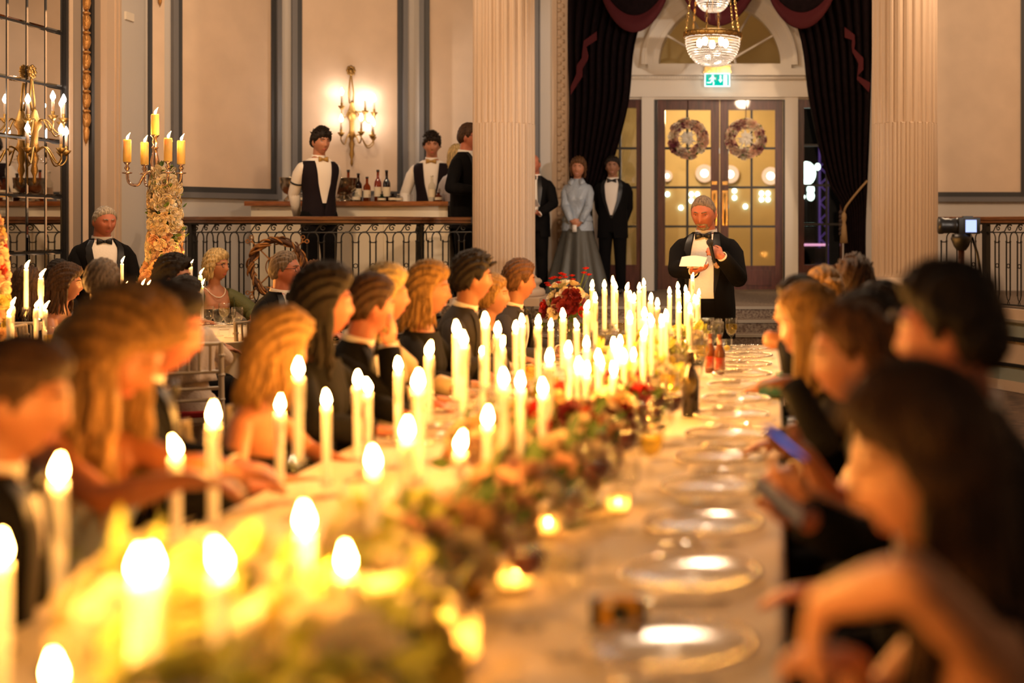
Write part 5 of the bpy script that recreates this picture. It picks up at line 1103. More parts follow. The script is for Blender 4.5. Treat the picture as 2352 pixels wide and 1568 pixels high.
        if cuffs:
            for sd in (-1, 1):
                if sd in s.hands:
                    h = s.hands[sd]; mb = MB(); f = h['fd']; mb.tube([h['W']-f*.035, h['W']-f*.02, h['W']+f*.012], [.032, .036, .037], 14, False); s.part(mb, 'cuff', m, True, sh).modifiers.new('thickness', 'SOLIDIFY').thickness = .004
    def bowtie(s, m=None, w=.055):
        m = m or M_satin; hw, hd = s.prof(.55); c = s.T((0, -hd-.018, .548)); R_ = s.Rt; mb = MB()
        for k in (-1, 1):
            rings = []
            for t, hh, dd in ((0.08, .010, .008), (.35, .018, .012), (.75, .026, .013), (1.0, .028, .008)): rings.append([c+R_ @ np.array((k*w*t, y*dd, z*hh)) for y, z in ((-1, -.7), (-1, .7), (0, 1), (1, .7), (1, -.7), (0, -1))])
            mb.loft(rings)
        mb.ell(c+R_ @ np.array((0, -.004, 0)), (.011, .011, .013), 8, 6); s.part(mb, 'bow_tie', m)
    def trousers(s, m=None):
        m = m or M_tux; mb = MB(); mb.loft([s.ring(z, .012) for z in np.linspace(-.13, .10, 8)])
        for p in s.leg:
            k = 1 if p[0][0] > 0 else -1; mb.caps([p[0]+np.array((0, 0, .0)), p[1]], [.105, .078], 14); mb.caps([p[1], p[1]*.5+p[2]*.5, p[2]], [.078, .070, .062], 14)
        s.part(mb, 'trousers', m)
        for p in s.leg: mb = MB(); mb.caps([p[2]+np.array((0, .03, -.045)), p[2]+np.array((0, -.15, -.055))], [.042, .036], 12); s.part(mb, 'shoe', M_shoe)
    def dress(s, m, top=.37, sleeves=None, skirt=True, off=.010, neck=None):
        mb = MB(); rings = []
        for z in np.linspace(-.12, top, 22): rings.append(s.ring(z, off))
        mb.loft(rings, False)
        if sleeves:
            for sd in (-1, 1):
                if sd in s.hands: s.sleeve(mb, sd, (.066, .056, .046), sleeves)
        s.part(mb, 'dress', m)
        if skirt and s.sit:
            mb = MB()
            for p in s.leg: mb.caps([p[0], p[1]], [.11, .085], 14); mb.caps([p[1], p[2]+np.array((0, 0, .05))], [.085, .09], 12)
            s.part(mb, 'skirt', m)
    def spectacles(s, m=None):
        mb = MB()
        for e in (-1, 1):
            y = face_y(e*.033, .012, s.fem)-.012; c = np.array((e*.034, y, .012)); mb.tube([s.hc+s.Rh @ (c+np.array((.022*math.cos(q), 0, .016*math.sin(q)))) for q in np.linspace(0, 2*PI, 13)], .0022, 5)
            mb.tube([s.hc+s.Rh @ np.array(p) for p in ((e*.056, y, .016), (e*.074, -.05, .016), (e*.080, .012, .012))], .0022, 5)
        mb.tube([s.hc+s.Rh @ np.array((x, face_y(.033, .012)-.014, .016)) for x in (-.012, .012)], .002, 5); s.part(mb, 'spectacles', m or M_black)
    def beard(s, col, goatee=True):
        pts = head_shape(SN, True, False, max(0, min(.16, (s.girth-1)*.55))); ax = np.abs(pts[:, 0]); z = pts[:, 2]; w = (sm(-.070, -.078, z)*(ax < .040))+((z > -.057)*(z < -.043)*(ax < .032))+((ax > .022)*(ax < .038)*(z < -.048)); w = w*(SN[:, 1] < -.15)
        mb = MB(); mb.add([s.hc+s.Rh @ (p*np.array((1+(s.girth-1)*.25, 1, 1))+n*.0035) for p, n in zip(pts, SN)], [f for f in SF if min(w[i] for i in f) > .5]); s.part(mb, 'beard', HAIR[col])
    def boutonniere(s, kind='cream'):
        hw, hd = s.prof(.34); a = math.asin(.095/hw); p = s.ring(.36, .045, np.array([a]))[0]; dn_ = s.Rt @ np.array((.25, -1, .2))
        for k, (dx, dz) in enumerate(((0, 0), (.022, .014), (-.012, -.024))): put_rose(s.root, kind, tuple(p+s.Rt @ np.array((dx, 0, dz))), dn_, .03-.006*k)
        mb = MB(); leaves_mb(mb, p, 7, .02, .045, random.Random(2)); s.part(mb, 'leaf_sprig', M_green, False)
    def necklace(s):
        mb = MB()
        for q in np.linspace(-2.0, 2.0, 33):
            hw, hd = s.prof(.53); p = s.T((math.sin(q)*.085, -.015-math.cos(q)*.088, .535-.075*max(0, math.cos(q))**1.5)); mb.ell(p, (.0055, .0055, .0055), 6, 4)
        s.part(mb, 'pearl_necklace', mat('pearl', (.85, .78, .66), .25))
# ---- chairs
def chair_parts(t):
    M_ch = mat('cream_painted_wood', (.66, .54, .38), .4); M_cu = mat('red_cushion', (.36, .012, .012), .8, bump=.2, bscale=200)
    se = MB().box(-.20, .20, -.20, .19, .415, .44).build('seat', M_ch, t); mb = MB(); mb.loft([[(x*k, y*k-.005, z) for x, y in ((-.18, -.18), (.18, -.18), (.18, .17), (-.18, .17))] for k, z in ((.96, .44), (1, .45), (1, .468), (.9, .478))]); mb.build('cushion', M_cu, se)
    for x in (-1, 1):
        MB().tube([(x*.185, -.185, 0), (x*.185, -.185, .42)], [.014, .019], 8).build('leg', M_ch, t); mb = MB(); mb.tube([(x*.18, .20, 0), (x*.185, .19, .44), (x*.18, .225, .90)], [.015, .018, .014], 8)
        for z in (.15, .3, .55, .7, .82): mb.lathe([(.018, -.008), (.023, 0), (.018, .008)], 8, (x*.183, .19+max(0, z-.44)*.076, z))
        mb.build('leg', M_ch, t)
    for z in (.55, .62, .72, .89): MB().tube([(-.18, .19+(z-.44)*.076, z), (.18, .19+(z-.44)*.076, z)], .011, 8).build('back_rail', M_ch, t)
    for k in range(5): x = -.12+.06*k; MB().tube([(x, .211, .72), (x, .222, .89)], .008, 6).build('spindle', M_ch, t)
    for z in (.14, .24):
        for x in (-1, 1): MB().tube([(x*.185, -.185, z), (x*.183, .195, z)], .009, 6).build('stretcher', M_ch, t)
    MB().tube([(-.185, -.185, .19), (.185, -.185, .19)], .009, 6).build('stretcher', M_ch, t)
CHAIR0 = None
def chair_for(p, label):
    global CHAIR0
    loc = (p.loc[0], p.loc[1], 0); r = p.rz
    off = Rz(r) @ np.array((0, .0, 0)); loc = (loc[0]+off[0], loc[1]+off[1], 0)
    if CHAIR0 is None:
        CHAIR0 = thing('chiavari_chair', label, 'chair', loc, r, 'chiavari chairs'); chair_parts(CHAIR0)
    else: dup(CHAIR0, loc, r, label)
# ================================================================== STANDING PEOPLE
HANG = lambda k: dict(w=(k*.27, .0, .80), pole=(k*.3, 1, 0), curl=.35)
# --- the speaker
p = Person('man in black dinner jacket speaking into a microphone with a paper in hand', 1616, 450, 9.8, rz=-8, head=(-4, 20, 0), girth=1.28, vox=.0065, skin='ruddy', hair_h=.006)
p.hair('short', 'salt', vol=.003, line='r'); p.hairm = HAIR['salt']
p.arm(-1, W=P(1592, 622, 9.42), pole=(-.9, .25, -.6), hdir=(.75, -.6, .1), pn=(.1, -.2, 1), curl=.35)
p.arm(1, W=P(1659, 590, 9.47), pole=(.45, .35, -1), hdir=(-.75, -.25, .5), pn=(-.35, .6, -.2), curl=1.0)
p.legs(); p.body(); p.shirt(z0=-.14); p.jacket(open_=True, r=(.086, .068, .055)); p.trousers(); p.bowtie(w=.06); p.beard('grey'); p.boutonniere('peach')
SPK = p
h = p.hands[1]; Rw = Rz(p.rz)
def wpt(pp, l): return pp.loc+Rz(pp.rz) @ (np.array(l)*pp.s)
m0 = P(1641, 603, 9.40); m1 = P(1629, 550, 9.34)
t = thing('microphone', 'black handheld microphone raised to the speaker chin', 'microphone', tuple(m0)); ax = Vector(m1)-Vector(m0); q = ax.to_track_quat('Z', 'Y'); L = ax.length
MB().lathe([(.010, 0), (.012, .01), (.015, L*.7), (.019, L*.74), (.019, L*.78)], 14).xf(q.to_matrix().to_4x4()).build('handle', M_black, t, True)
MB().lathe([(.019, L*.78), (.026, L*.84), (.026, L*.93), (.016, L*1.0), (.003, L*1.02)], 14).xf(q.to_matrix().to_4x4()).build('grille', mat('mic_grille', (.05, .05, .05), .4, .8, bump=.8, bscale=400), t, True)
mb = MB(); pa, pb, pc, pd = P(1560, 611, 9.28), P(1617, 612, 9.30), P(1624, 591, 9.40), P(1566, 590, 9.38); rings = []
for v in np.linspace(0, 1, 6): rings.append([tuple((pa*(1-u)+pb*u)*(1-v)+(pd*(1-u)+pc*u)*v+Vector((0, 0, .012*math.sin(PI*u)*v))) for u in np.linspace(0, 1, 8)])
mb.loft(rings, False, False)
mb.loft([[tuple(pa+(pb-pa)*u+Vector((0, .02, -.012))) for u in (.3, 1.05)], [tuple(pc+(pd-pc)*(1-u)+Vector((0, .0, -.03))) for u in (.3, 1.05)]], False, False)
o = mb.build('speech_paper', mat('white_paper', (.85, .80, .74), .7)); o.modifiers.new('thickness', 'SOLIDIFY').thickness = .0015; tag(o, 'folded white speech paper in the speaker hand', 'paper')
# --- waiter beside the bar
p = Person('young waiter in dark waistcoat with arm band standing in front of the bar', 737, 295, 13.5, rz=46, z0=ZP, head=(2, 6, 0), vox=.008, hair_h=.016, girth=.92)
p.hair('tuft', 'dark', vol=.020, n=110, line='fr'); p.arm(-1, w=(-.13, .22, .86), pole=(-1, .4, 0), hdir=(.5, .5, -.6), curl=.5); p.arm(1, w=(.11, .22, .86), pole=(1, .4, 0), hdir=(-.5, .5, -.6), curl=.5)
p.legs(); p.body(); p.shirt(sleeves=True, cuffs=False)
p.shell('waistcoat', M_vest, -.08, .53, .017, lambda z: math.asin(min(.9, np.interp(z, [-.1, .02, .05, .3, .54], [.0, 0, .006, .055, .075])/p.prof(z)[0]))); p.trousers(); p.bowtie(M_gbow, .05)
h = p.hands[-1]; mb = MB(); c = h['S']*.42+h['E']*.58; f = nrm(h['E']-h['S']); mb.tube([c-f*.008, c+f*.008], .066, 16); p.part(mb, 'arm_band', M_black)
# --- barman behind the counter
p = Person('younger barman in waistcoat and gold bow tie behind the bar', 992, 305, 15.1, rz=10, z0=ZP, head=(6, 8, 0), vox=.008, hair_h=.016, girth=.92)
p.hair('tuft', 'dark', vol=.020, n=110, line='fr'); p.arm(-1, w=(-.26, -.10, .90), pole=(-.6, .8, 0), curl=.4); p.arm(1, w=(.26, -.08, .88), pole=(.6, .8, 0), curl=.4); p.legs(); p.body(); p.shirt(sleeves=True, cuffs=False)
p.shell('waistcoat', M_vest, -.08, .53, .017, lambda z: math.asin(min(.9, np.interp(z, [-.1, .02, .05, .3, .54], [.0, 0, .006, .055, .075])/p.prof(z)[0]))); p.trousers(); p.bowtie(M_gbow, .055)
# --- blond woman half hidden at the bar
p = Person('blond woman in pale blouse half hidden behind the tall man at the bar', 1050, 334, 14.55, rz=150, z0=ZP, head=(10, 0, 0), fem=True, vox=.010)
p.hair('bob', 'platinum', L=.10, vol=.022, n=60)
for k in (-1, 1): p.arm(k, **HANG(k))
p.legs(); p.body(False); p.shirt(mat('pale_grey_satin', (.42, .40, .42), .4), sleeves=True, cuffs=False); p.trousers()
# --- tall man at the bar beside the column
p = Person('tall man in black suit and spectacles standing beside the fluted column', 1077, 284, 14.2, rz=78, z0=ZP, head=(8, 2, 0), vox=.008, skin='ruddy', girth=1.1)
p.hair('short', 'brown', vol=.016); p.arm(-1, w=(-.22, -.22, 1.10), pole=(-.6, .8, -.3), hdir=(.3, -.9, .1), curl=.6); p.arm(1, w=(.22, -.22, 1.1), pole=(.6, .8, -.3), hdir=(-.3, -.9, .1), curl=.6)
p.legs(); p.body(); p.shirt(); p.jacket(vb=.1); p.trousers(); p.spectacles(); hw, hd = p.prof(.5)
mb = MB(); mb.tube([p.T((0, -p.prof(z)[1]-.016, z)) for z in (.55, .50, .4, .25, .12)], [.012, .018, .024, .03, .03], 8, flat=(.3, 1)); p.part(mb, 'neck_tie', mat('striped_grey_tie', (.20, .17, .14), .5, col2=(.55, .5, .42), vscale=40))
# --- bald man half behind the column with a booklet
p = Person('balding man in dinner jacket reading a booklet behind the fluted column', 1225, 355, 15.3, rz=-8, z0=ZP, head=(4, 14, 0), vox=.008, skin='ruddy', hair_h=.0, girth=1.1)
p.hair('short', 'salt', vol=.006, line='b'); p.arm(-1, w=(-.12, -.30, 1.06), pole=(-1, .3, -.5), hdir=(.6, -.6, .1), pn=(0, 0, 1), curl=.4); p.arm(1, w=(.17, -.30, 1.02), pole=(1, .3, -.5), hdir=(-.6, -.6, .1), pn=(0, 0, 1), curl=.4)
p.legs(); p.body(); p.shirt(); p.jacket(open_=True); p.trousers(); p.bowtie()
mb = MB()
for k in (-1, 1):
    r_ = [[(k*.004, -.005, -.0), (k*.06, 0.01, .012), (k*.13, 0, .02)], [(k*.004, -.13, .07), (k*.06, -.11, .085), (k*.13, -.13, .10)]]; mb.loft(r_, False, False)
o = mb.build('booklet', MATS['white_paper']); o.location = tuple(wpt(p, (.04, -.33, 1.09))); o.rotation_euler = (0, 0, p.rz); o.modifiers.new('thickness', 'SOLIDIFY').thickness = .006; tag(o, 'open white booklet in the balding man hands', 'booklet')
# --- smiling woman in silver
p = Person('smiling woman in silver blouse and long grey skirt with clasped hands', 1328, 362, 15.25, rz=-2, z0=ZP, head=(2, 2, 6), fem=True, vox=.008, skin='fair', girth=1.22)
p.smile = 1; p.hair('bob', 'chestnut', L=.09, vol=.024, n=70, line='f'); p.hairm = HAIR['chestnut']
p.arm(-1, w=(-.03, -.25, .93), pole=(-1, .2, -.2), hdir=(.8, -.2, -.5), pn=(.3, .8, .1), curl=.6); p.arm(1, w=(.085, -.24, .92), pole=(1, .2, -.2), hdir=(-.8, -.2, -.5), pn=(-.3, .8, .1), curl=.6); p.legs(); p.body()
M_sil = mat('silver_blue_satin', (.36, .42, .50), .5, metal=.1, bump=1.0, bscale=26); p.shirt(M_sil, sleeves=True, cuffs=True, z0=-.09)
for k in (-1, 1):
    mb = MB(); mb.loft([[p.T((k*.03, -.075, .575)), p.T((k*.075, -.04, .60))], [p.T((k*.06, -.115, .50)), p.T((k*.12, -.08, .54))]], False, False); p.part(mb, 'collar_flap', M_sil).modifiers.new('thickness', 'SOLIDIFY').thickness = .006
mb = MB(); rings = []
for i in range(14):
    v = i/13; z = .98-.975*v; R0 = .15+.27*v**.9; rings.append([((R0+.035*v*math.sin(q*11)+.02*v*math.sin(q*5+1))*math.sin(q), -(R0*.82+.03*v*math.sin(q*11)+.02*v*math.sin(q*7))*math.cos(q), z) for q in np.linspace(0, 2*PI, 89)[:-1]])
mb.loft(rings); p.part(mb, 'long_skirt', mat('pewter_taffeta', (.085, .085, .075), .5, metal=.15, bump=.5, bscale=10))
mb = MB(); mb.loft([p.ring(z, .02) for z in (.04, .07, .1)], False); p.part(mb, 'waist_sash', M_sil)
mb = MB(); c = p.hands[-1]['W']; mb.obox(c+np.array((.05, -.02, -.10)), (1, 0, 0), (0, 1, 0), (0, 0, 1), .028, .006, .045); p.part(mb, 'folded_note', MATS['white_paper'])
# --- smiling young man by the side window
p = Person('smiling dark-haired young man in dinner jacket before the side window', 1407, 359, 15.5, rz=0, z0=ZP, head=(2, 0, 0), vox=.008, skin='tan', girth=1.08)
p.smile = 1; p.hair('short', 'dark', vol=.018)
p.arm(-1, w=(-.10, .22, .86), pole=(-1, .3, 0), curl=.5); p.arm(1, w=(.10, .22, .86), pole=(1, .3, 0), curl=.5); p.legs(); p.body(); p.shirt(); p.jacket(vb=.06, wide=.012); p.trousers(); p.bowtie(w=.06)
# --- man in dinner jacket by the pilaster
p = Person('white-haired red-faced man in dinner jacket standing by the pilaster', 240, 475, 11.3, rz=38, head=(12, 12, 0), vox=.008, skin='ruddy', girth=1.35, hair_h=.006)
p.hair('short', 'grey', vol=.008, line='r'); p.arm(-1, w=(-.10, -.28, .98), pole=(-1, .3, -.4), hdir=(.8, -.3, -.2), pn=(.2, .8, 0), curl=.6); p.arm(1, w=(.10, -.29, 1.0), pole=(1, .3, -.4), hdir=(-.8, -.3, -.2), pn=(-.2, .8, 0), curl=.6); p.legs(); p.body(); p.shirt(); p.jacket(vb=.10, wide=.02); p.trousers(); p.bowtie(w=.06)

# ================================================================== GUESTS ON THE ROUND-TABLE SIDE OF THE LONG TABLE
GA = 'guests along the long table, round-table side'; GB = 'guests along the long table, camera-pole side'; GC = 'guests at the round tables'
REST = lambda k, z=.80: dict(w=(k*.20, -.36, z), pole=(k, .2, -.5), hdir=(-k*.4, -.9, -.05), pn=(0, 0, -1), curl=.4)
def guest(label, px, top, d, chair, grp, rz=90, lean=10, head=(20, 0, 0), hair=('short', 'brown'), hk={}, fem=False, outfit='tux', skin='fair', girth=1.0, face=True, arms=None, vox=.0125, smile=0, col=None, bouton=None, twist=0, side=0, bow=True, extra=None, cuffs=True):
    p = Person(label, px, top, d, rz=rz, sit=True, lean=lean, side=side, twist=twist, head=head, fem=fem, girth=girth, vox=vox, skin=skin, group=grp); p.smile = smile; p.hair(*hair, **hk)
    for k in (-1, 1): p.arm(k, **((arms or {}).get(k) or REST(k)))
    p.legs(); p.body(face)
    if outfit in ('tux', 'suit'):
        p.shirt(cuffs=cuffs); p.jacket(M_tux if outfit == 'tux' else M_suit, vb=.12, wide=.01); p.trousers(M_tux if outfit == 'tux' else M_suit)
        if bow: p.bowtie()
        if bouton: p.boutonniere(bouton)
    elif outfit == 'strapless': p.dress(col, .36)
    elif outfit == 'sleeved': p.dress(col, .52, .95)
    elif outfit == 'straps':
        p.dress(col, .36)
        mb = MB()
        for k in (-1, 1): mb.tube([p.ring(z, .006, np.array([k*q]))[0] for z, q in ((.35, .6), (.45, .75), (.50, .9))]+[p.T((k*.115, .0, .525))]+[p.ring(z, .006, np.array([k*q]))[0] for z, q in ((.50, 2.3), (.44, 2.4), (.34, 2.5))], .011, 6, flat=(.4, 1))
        p.part(mb, 'strap', col)
    chair_for(p, chair); return p
M_blue = mat('dusty_blue_satin', (.16, .19, .26), .45, bump=.6, bscale=20); M_bd = mat('black_crepe', (.006, .0055, .006), .85, spec=.2); M_green2 = mat('olive_wrap', (.07, .075, .02), .7, bump=.4, bscale=60)
guest('dark-haired man with lapel flower at the table end, next to blond woman in blue', 40, 784, 2.85, 'cream chair under the man with lapel flower beside the woman in blue', GA, rz=112, head=(-8, 12, 0), hair=('short', 'brown'), hk=dict(vol=.018), bouton='peach', skin='warm', lean=8, arms={k: dict(w=(k*.13, -.24, .66), pole=(k, .3, -.4), hdir=(-k*.5, -.8, -.2), pn=(0, 0, -1), curl=.5) for k in (-1, 1)})
guest('blond woman with wavy hair in dusty blue strapless dress looking down', 268, 700, 3.4, 'cream chair under the woman in dusty blue', GA, fem=True, lean=1, head=(0, 36, 0), hair=('long', 'honey'), hk=dict(L=.40, vol=.038, n=190, wave=.026, azl=2.0), outfit='strapless', col=M_blue, skin='deep', arms={-1: dict(W=P(430, 1100, 3.05), pole=(-.4, .2, -1), hdir=(0, -1, -.1), pn=(0, 0, -1), curl=.4), 1: dict(W=P(560, 1085, 3.3), pole=(.6, .2, -1), hdir=(0, -1, -.1), pn=(0, 0, -1), curl=.5)})
guest('dark-haired man with flushed face behind the blond woman in blue', 375, 655, 4.0, 'cream chair under the flushed dark-haired man', GA, rz=114, head=(-14, 16, 0), hair=('short', 'dark'), hk=dict(vol=.02), skin='ruddy', lean=10)
guest('blond woman with bare shoulders in black strapless dress, hair down', 640, 722, 4.6, 'cream chair under the bare-shouldered blond woman', GA, fem=True, lean=14, head=(48, 12, 0), hair=('long', 'blond'), hk=dict(L=.20, vol=.03, n=110, wave=.012), outfit='strapless', col=M_bd, skin='warm')
guest('woman with long dark hair turning towards the speaker', 745, 622, 5.3, 'cream chair under the long dark-haired woman', GA, fem=True, lean=6, head=(24, 0, 0), hair=('long', 'dark'), hk=dict(L=.30, vol=.034, n=110, wave=.016), outfit='sleeved', col=M_bd, skin='ruddy')
guest('brown-haired man in dinner jacket with a hand raised to his face', 850, 636, 5.85, 'cream chair under the man with a raised hand', GA, head=(38, 8, 0), hair=('short', 'brown'), hk=dict(vol=.022), skin='ruddy', arms={-1: dict(W=P(893, 800, 5.72), pole=(-.3, -.2, -1), hdir=(0, -.2, 1), pn=(.2, 1, 0), curl=.35)}, lean=10)
guest('platinum blond woman seated beyond the man with a raised hand', 885, 618, 6.35, 'cream chair under the platinum blond woman', GA, fem=True, lean=4, head=(20, 0, 0), hair=('long', 'platinum'), hk=dict(L=.30, vol=.03, n=100), outfit='sleeved', col=mat('champagne_satin', (.5, .38, .22), .4))
guest('smiling honey-blond woman in black jacket in profile', 985, 609, 6.9, 'cream chair under the woman in black jacket', GA, fem=True, lean=6, head=(4, 2, 0), hair=('long', 'blond'), hk=dict(L=.19, vol=.028, n=120, wave=.01), outfit='sleeved', col=M_bd, smile=1, vox=.0105)
guest('man in charcoal suit with white lapel flower watching the speaker', 1085, 584, 7.5, 'cream chair under the man with white lapel flower', GA, head=(28, 2, 0), hair=('tuft', 'dark'), hk=dict(vol=.024, n=70), outfit='suit', bouton='white', skin='warm', vox=.0105)
guest('smiling fair woman peeking out behind the man with white lapel flower', 1130, 632, 8.0, 'cream chair under the peeking fair woman', GA, fem=True, head=(6, 0, 0), hair=('bun', 'blond'), outfit='sleeved', col=M_bd, smile=1, vox=.0105)
guest('brown-haired man in grey suit, last seated before the red flowers', 1192, 599, 8.45, 'cream chair under the man in grey suit', GA, head=(30, 4, 0), hair=('short', 'chestnut'), hk=dict(vol=.02), outfit='suit', skin='warm', vox=.0105)
# ---- camera-pole side
guest('brown-haired woman in black strap dress bent over, opposite the yellow disposable camera', 2125, 872, 1.98, 'cream chair under the woman in black strap dress', GB, rz=-90, fem=True, lean=8, head=(4, 16, 0), hair=('long', 'brown'), hk=dict(L=.45, vol=.03, n=110, wave=.02), outfit='straps', col=M_bd, skin='glow', arms={1: dict(W=P(1885, 1385, 1.86), pole=(.8, .9, .1), hdir=(-.1, -.25, -1), pn=(-.2, .9, 0), curl=.5), -1: dict(W=P(1960, 1520, 2.0), pole=(-1, .4, -.6), hdir=(.3, -.8, .3), pn=(0, 0, -1), curl=.8)})
guest('large dark-haired man leaning back beside the woman in strap dress', 2178, 622, 2.95, 'cream chair under the large dark-haired man', GB, rz=-78, lean=2, head=(-24, 2, 0), hair=('short', 'dark'), hk=dict(vol=.026), skin='ruddy', girth=1.2, cuffs=False, arms={-1: dict(W=P(1862, 1195, 2.86), pole=(-.4, .3, -1), hdir=(.1, -1, .3), pn=(.3, .2, .8), curl=.7)})
R3 = guest('smiling woman with pearl earrings and swept-up brown hair holding a blue-lit phone', 1958, 703, 3.5, 'cream chair under the woman holding a phone', GB, rz=-90, fem=True, lean=12, head=(4, 10, 0), hair=('bun', 'chestnut'), hk=dict(vol=.018, line='r'), outfit='strapless', col=M_bd, skin='fair', smile=1, arms={1: dict(W=P(1858, 1140, 3.05), pole=(.6, .2, -1), hdir=(0, -1, .5), pn=(-.6, .2, .7), curl=.7), -1: dict(W=P(1850, 1040, 3.35), pole=(-.6, .2, -1), hdir=(0, -1, .4), pn=(.6, .2, .7), curl=.7)})
for k in (-1, 1):
    mb = MB(); c = R3.hc+R3.Rh @ np.array((k*.079, .01, -.05)); mb.ell(c, (.008, .008, .012), 8, 6); mb.ell(c-np.array((0, 0, .018)), (.007, .007, .009), 8, 6); R3.part(mb, 'earring', MATS['pearl'] if 'pearl' in MATS else mat('pearl', (.85, .78, .66), .25))
guest('dark-haired man in dinner jacket between the phone woman and the long blond hair', 1990, 674, 4.15, 'cream chair under the man beside the phone woman', GB, rz=-90, head=(-20, 4, 0), hair=('short', 'dark'), hk=dict(vol=.02))
guest('woman with long straight golden hair and a bracelet', 1862, 664, 4.65, 'cream chair under the golden-haired woman', GB, rz=-90, fem=True, lean=20, head=(-18, 6, 0), hair=('long', 'blond'), hk=dict(L=.30, vol=.026, n=120, wave=.005), outfit='sleeved', col=M_bd, skin='warm', arms={1: dict(W=P(1815, 878, 4.35), pole=(.6, .2, -1), hdir=(0, -1, .0), pn=(0, 0, -1), curl=.35)})
guest('dark-haired man seated behind the golden-haired woman, leaning back', 2025, 650, 5.15, 'cream chair under the man leaning back', GB, rz=-90, lean=2, head=(-15, 0, 0), hair=('short', 'dark'), hk=dict(vol=.018))
guest('man in profile with elbows on the table and clasped hands', 1840, 638, 5.6, 'cream chair under the man with clasped hands', GB, rz=-90, lean=22, head=(-4, 4, 0), hair=('short', 'dark'), hk=dict(vol=.018), skin='warm', arms={1: dict(W=P(1812, 792, 5.35), pole=(.6, .2, -1), hdir=(-.3, -1, .25), pn=(-1, 0, 0), curl=.9), -1: dict(W=P(1812, 790, 5.5), pole=(-.6, .2, -1), hdir=(.3, -1, .25), pn=(1, 0, 0), curl=.9)})
guest('woman with blond bun looking towards the speaker', 1893, 617, 6.7, 'cream chair under the woman with blond bun', GB, rz=-100, fem=True, lean=6, head=(-60, 0, 0), hair=('bun', 'blond'), hk=dict(vol=.02), outfit='sleeved', col=mat('teal_silk', (.02, .10, .08), .4), face=False, vox=.0105)
guest('man with brushed-back dark hair turned towards the speaker', 1964, 593, 7.1, 'cream chair under the man with brushed-back hair', GB, rz=-100, lean=4, head=(-62, 0, 0), hair=('tuft', 'brown'), hk=dict(vol=.022, n=60), skin='warm', face=False, vox=.0105)
# phone held over the table edge
t = thing('smartphone', 'smartphone with glowing blue screen held at the table edge', 'phone', tuple(P(1800, 1018, 3.0))); q0 = P(1757, 982, 3.06); q1 = P(1842, 1056, 2.95); u = nrm(np.array(q1-q0)); nn = nrm(np.array((.62, -.32, .25))); nn = nrm(nn-u*np.dot(nn, u)); v = np.cross(nn, u)
MB().obox((0, 0, 0), u, v, nn, .058, .034, .004).build('case', M_black, t); MB().obox(nn*.0045, u, v, nn, .055, .031, .0006).build('screen', emis('phone_screen', (.05, .28, 1.0), 1.1), t)
t = thing('smartphone', 'dark smartphone in the hand of the large dark-haired man', 'phone', tuple(P(1785, 1150, 2.78)))
ua = nrm((.55, .1, -.5)); na = nrm((.5, -.2, .55)); na = nrm(na-ua*np.dot(na, ua))
MB().obox((0, 0, 0), ua, np.cross(na, ua), na, .07, .035, .004).build('case', M_black, t); MB().obox(na*.0045, ua, np.cross(na, ua), na, .066, .032, .0006).build('screen', M_dk, t)
# ================================================================== ROUND TABLE GUESTS
guest('grey-haired man in dinner jacket seen from behind at the candelabra table', 235, 596, 7.95, 'cream chair under the grey-haired man', GC, rz=172, lean=6, head=(8, 0, 0), hair=('short', 'salt'), hk=dict(vol=.016), face=False, vox=.0105)
guest('woman with straight brown hair and bare shoulder in profile', 152, 612, 9.35, 'cream chair under the straight brown-haired woman', GC, rz=100, fem=True, lean=8, head=(10, 4, 0), hair=('long', 'brown'), hk=dict(L=.22, vol=.028, n=90), outfit='strapless', col=M_bd, skin='warm', vox=.0105)
guest('brown-haired woman facing away close to the mirror', 62, 618, 9.85, 'cream chair under the woman close to the mirror', GC, rz=190, fem=True, lean=4, hair=('long', 'brown'), hk=dict(L=.25, vol=.03, n=90), outfit='sleeved', col=M_bd, face=False)
guest('dark-haired guest glimpsed behind the straight brown-haired woman', 135, 598, 10.9, 'cream chair under the glimpsed dark-haired guest', GC, rz=60, lean=4, head=(0, 0, 0), hair=('short', 'dark'), face=True)
guest('young man with dark floppy hair in profile at the candelabra table', 398, 592, 8.65, 'cream chair under the young man with floppy hair', GC, rz=120, lean=6, head=(-20, 2, 0), hair=('tuft', 'dark'), hk=dict(vol=.028, n=70), vox=.0105)
F_ = guest('smiling dark-haired woman in a white shawl on a cream chair', 424, 640, 8.1, 'cream chair with red cushion under the woman in a white shawl', GC, rz=205, fem=True, lean=4, side=8, twist=-30, head=(-98, 4, 0), hair=('bun', 'dark'), hk=dict(vol=.024), outfit='sleeved', col=mat('white_shawl_knit', (.62, .50, .40), .8, bump=.4, bscale=50), smile=1, vox=.0105)
mb = MB(); rings = []
for i in range(12):
    v = i/11; z = .52-.36*v; rings.append([F_.ring(max(z, -.02), .035+.012*v+.012*math.sin(q*9+i*.4), np.array([q]))[0] for q in np.linspace(1.0, 5.28, 40)])
mb.loft(rings, False, False); F_.part(mb, 'shawl', MATS['white_shawl_knit']).modifiers.new('thickness', 'SOLIDIFY').thickness = .01
mb = MB()
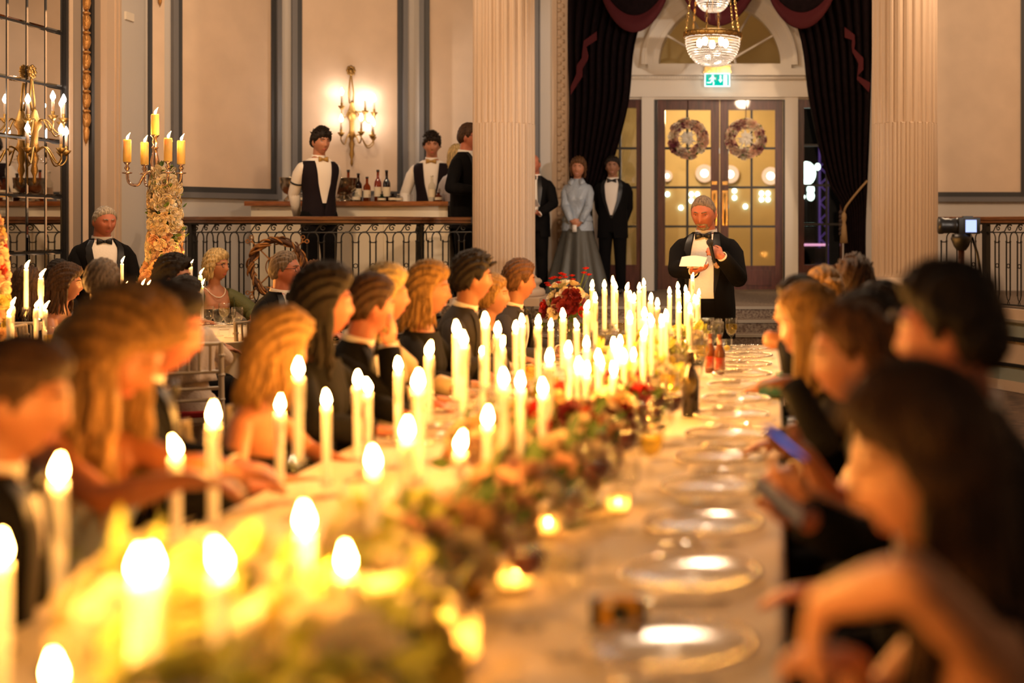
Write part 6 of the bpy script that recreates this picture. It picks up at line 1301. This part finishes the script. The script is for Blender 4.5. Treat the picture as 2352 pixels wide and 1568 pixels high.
for i in range(24): q = 1.3+.08*i; a = F_.ring(.16, .047, np.array([q]))[0]; mb.tube([a, a+np.array((.004*math.sin(i*3), 0, -.06)), a+np.array((.01*math.sin(i*5), 0, -.12))], .003, 4)
F_.part(mb, 'shawl_fringe', MATS['white_shawl_knit'])
G_ = guest('woman with blond bob, spectacles, pearls and an olive wrap', 498, 576, 11.45, 'cream chair under the woman with pearls', GC, rz=48, fem=True, lean=4, head=(30, 0, 0), hair=('bob', 'platinum'), hk=dict(L=.10, vol=.024, n=100, wave=.003), outfit='strapless', col=M_bd, skin='warm', vox=.0105, smile=0); G_.spectacles(); G_.necklace()
mb = MB(); rings = []
for i in range(10): z = .46-.05*i; rings.append([G_.ring(z, .03+.004*i+.006*math.sin(q*12), np.array([q]))[0] for q in np.linspace(.65, 5.0, 36)])
mb.loft(rings, False, False)
G_.sleeve(mb, 1, (.085, .075, .065), .5); G_.sleeve(mb, -1, (.085, .075, .065), .5)
G_.part(mb, 'wrap', M_green2)
H_2 = guest('grey-brown-haired man in spectacles and dinner jacket beside the wicker wheel', 655, 578, 9.65, 'cream chair under the man in spectacles', GC, rz=70, lean=4, head=(22, 0, 0), hair=('short', 'salt'), hk=dict(vol=.014, line='r'), skin='ruddy', girth=1.15, vox=.0105); H_2.spectacles()
guest('brown-haired guest half hidden behind the long dark-haired woman', 722, 600, 11.3, 'cream chair under the half hidden guest', GC, rz=10, fem=True, lean=0, head=(0, 4, 0), hair=('bob', 'chestnut'), hk=dict(L=.1, vol=.02, n=60), outfit='sleeved', col=M_bd, skin='ruddy').spectacles()
# ================================================================== FINISH: fuse each body into one surface
tmp = []
for mb, vox, m, root, it in REMESH:
    o = mb.build('body', m, root, True); r = o.modifiers.new('fuse', 'REMESH'); r.mode = 'VOXEL'; r.voxel_size = vox; r.use_smooth_shade = True; sm_ = o.modifiers.new('soften', 'SMOOTH'); sm_.factor = .5; sm_.iterations = it; tmp.append(o)
bpy.context.view_layer.update(); dg = bpy.context.evaluated_depsgraph_get()
for o in tmp:
    me = bpy.data.meshes.new_from_object(o.evaluated_get(dg)); me.name = 'body'; old = o.data; o.modifiers.clear(); o.data = me; bpy.data.meshes.remove(old)
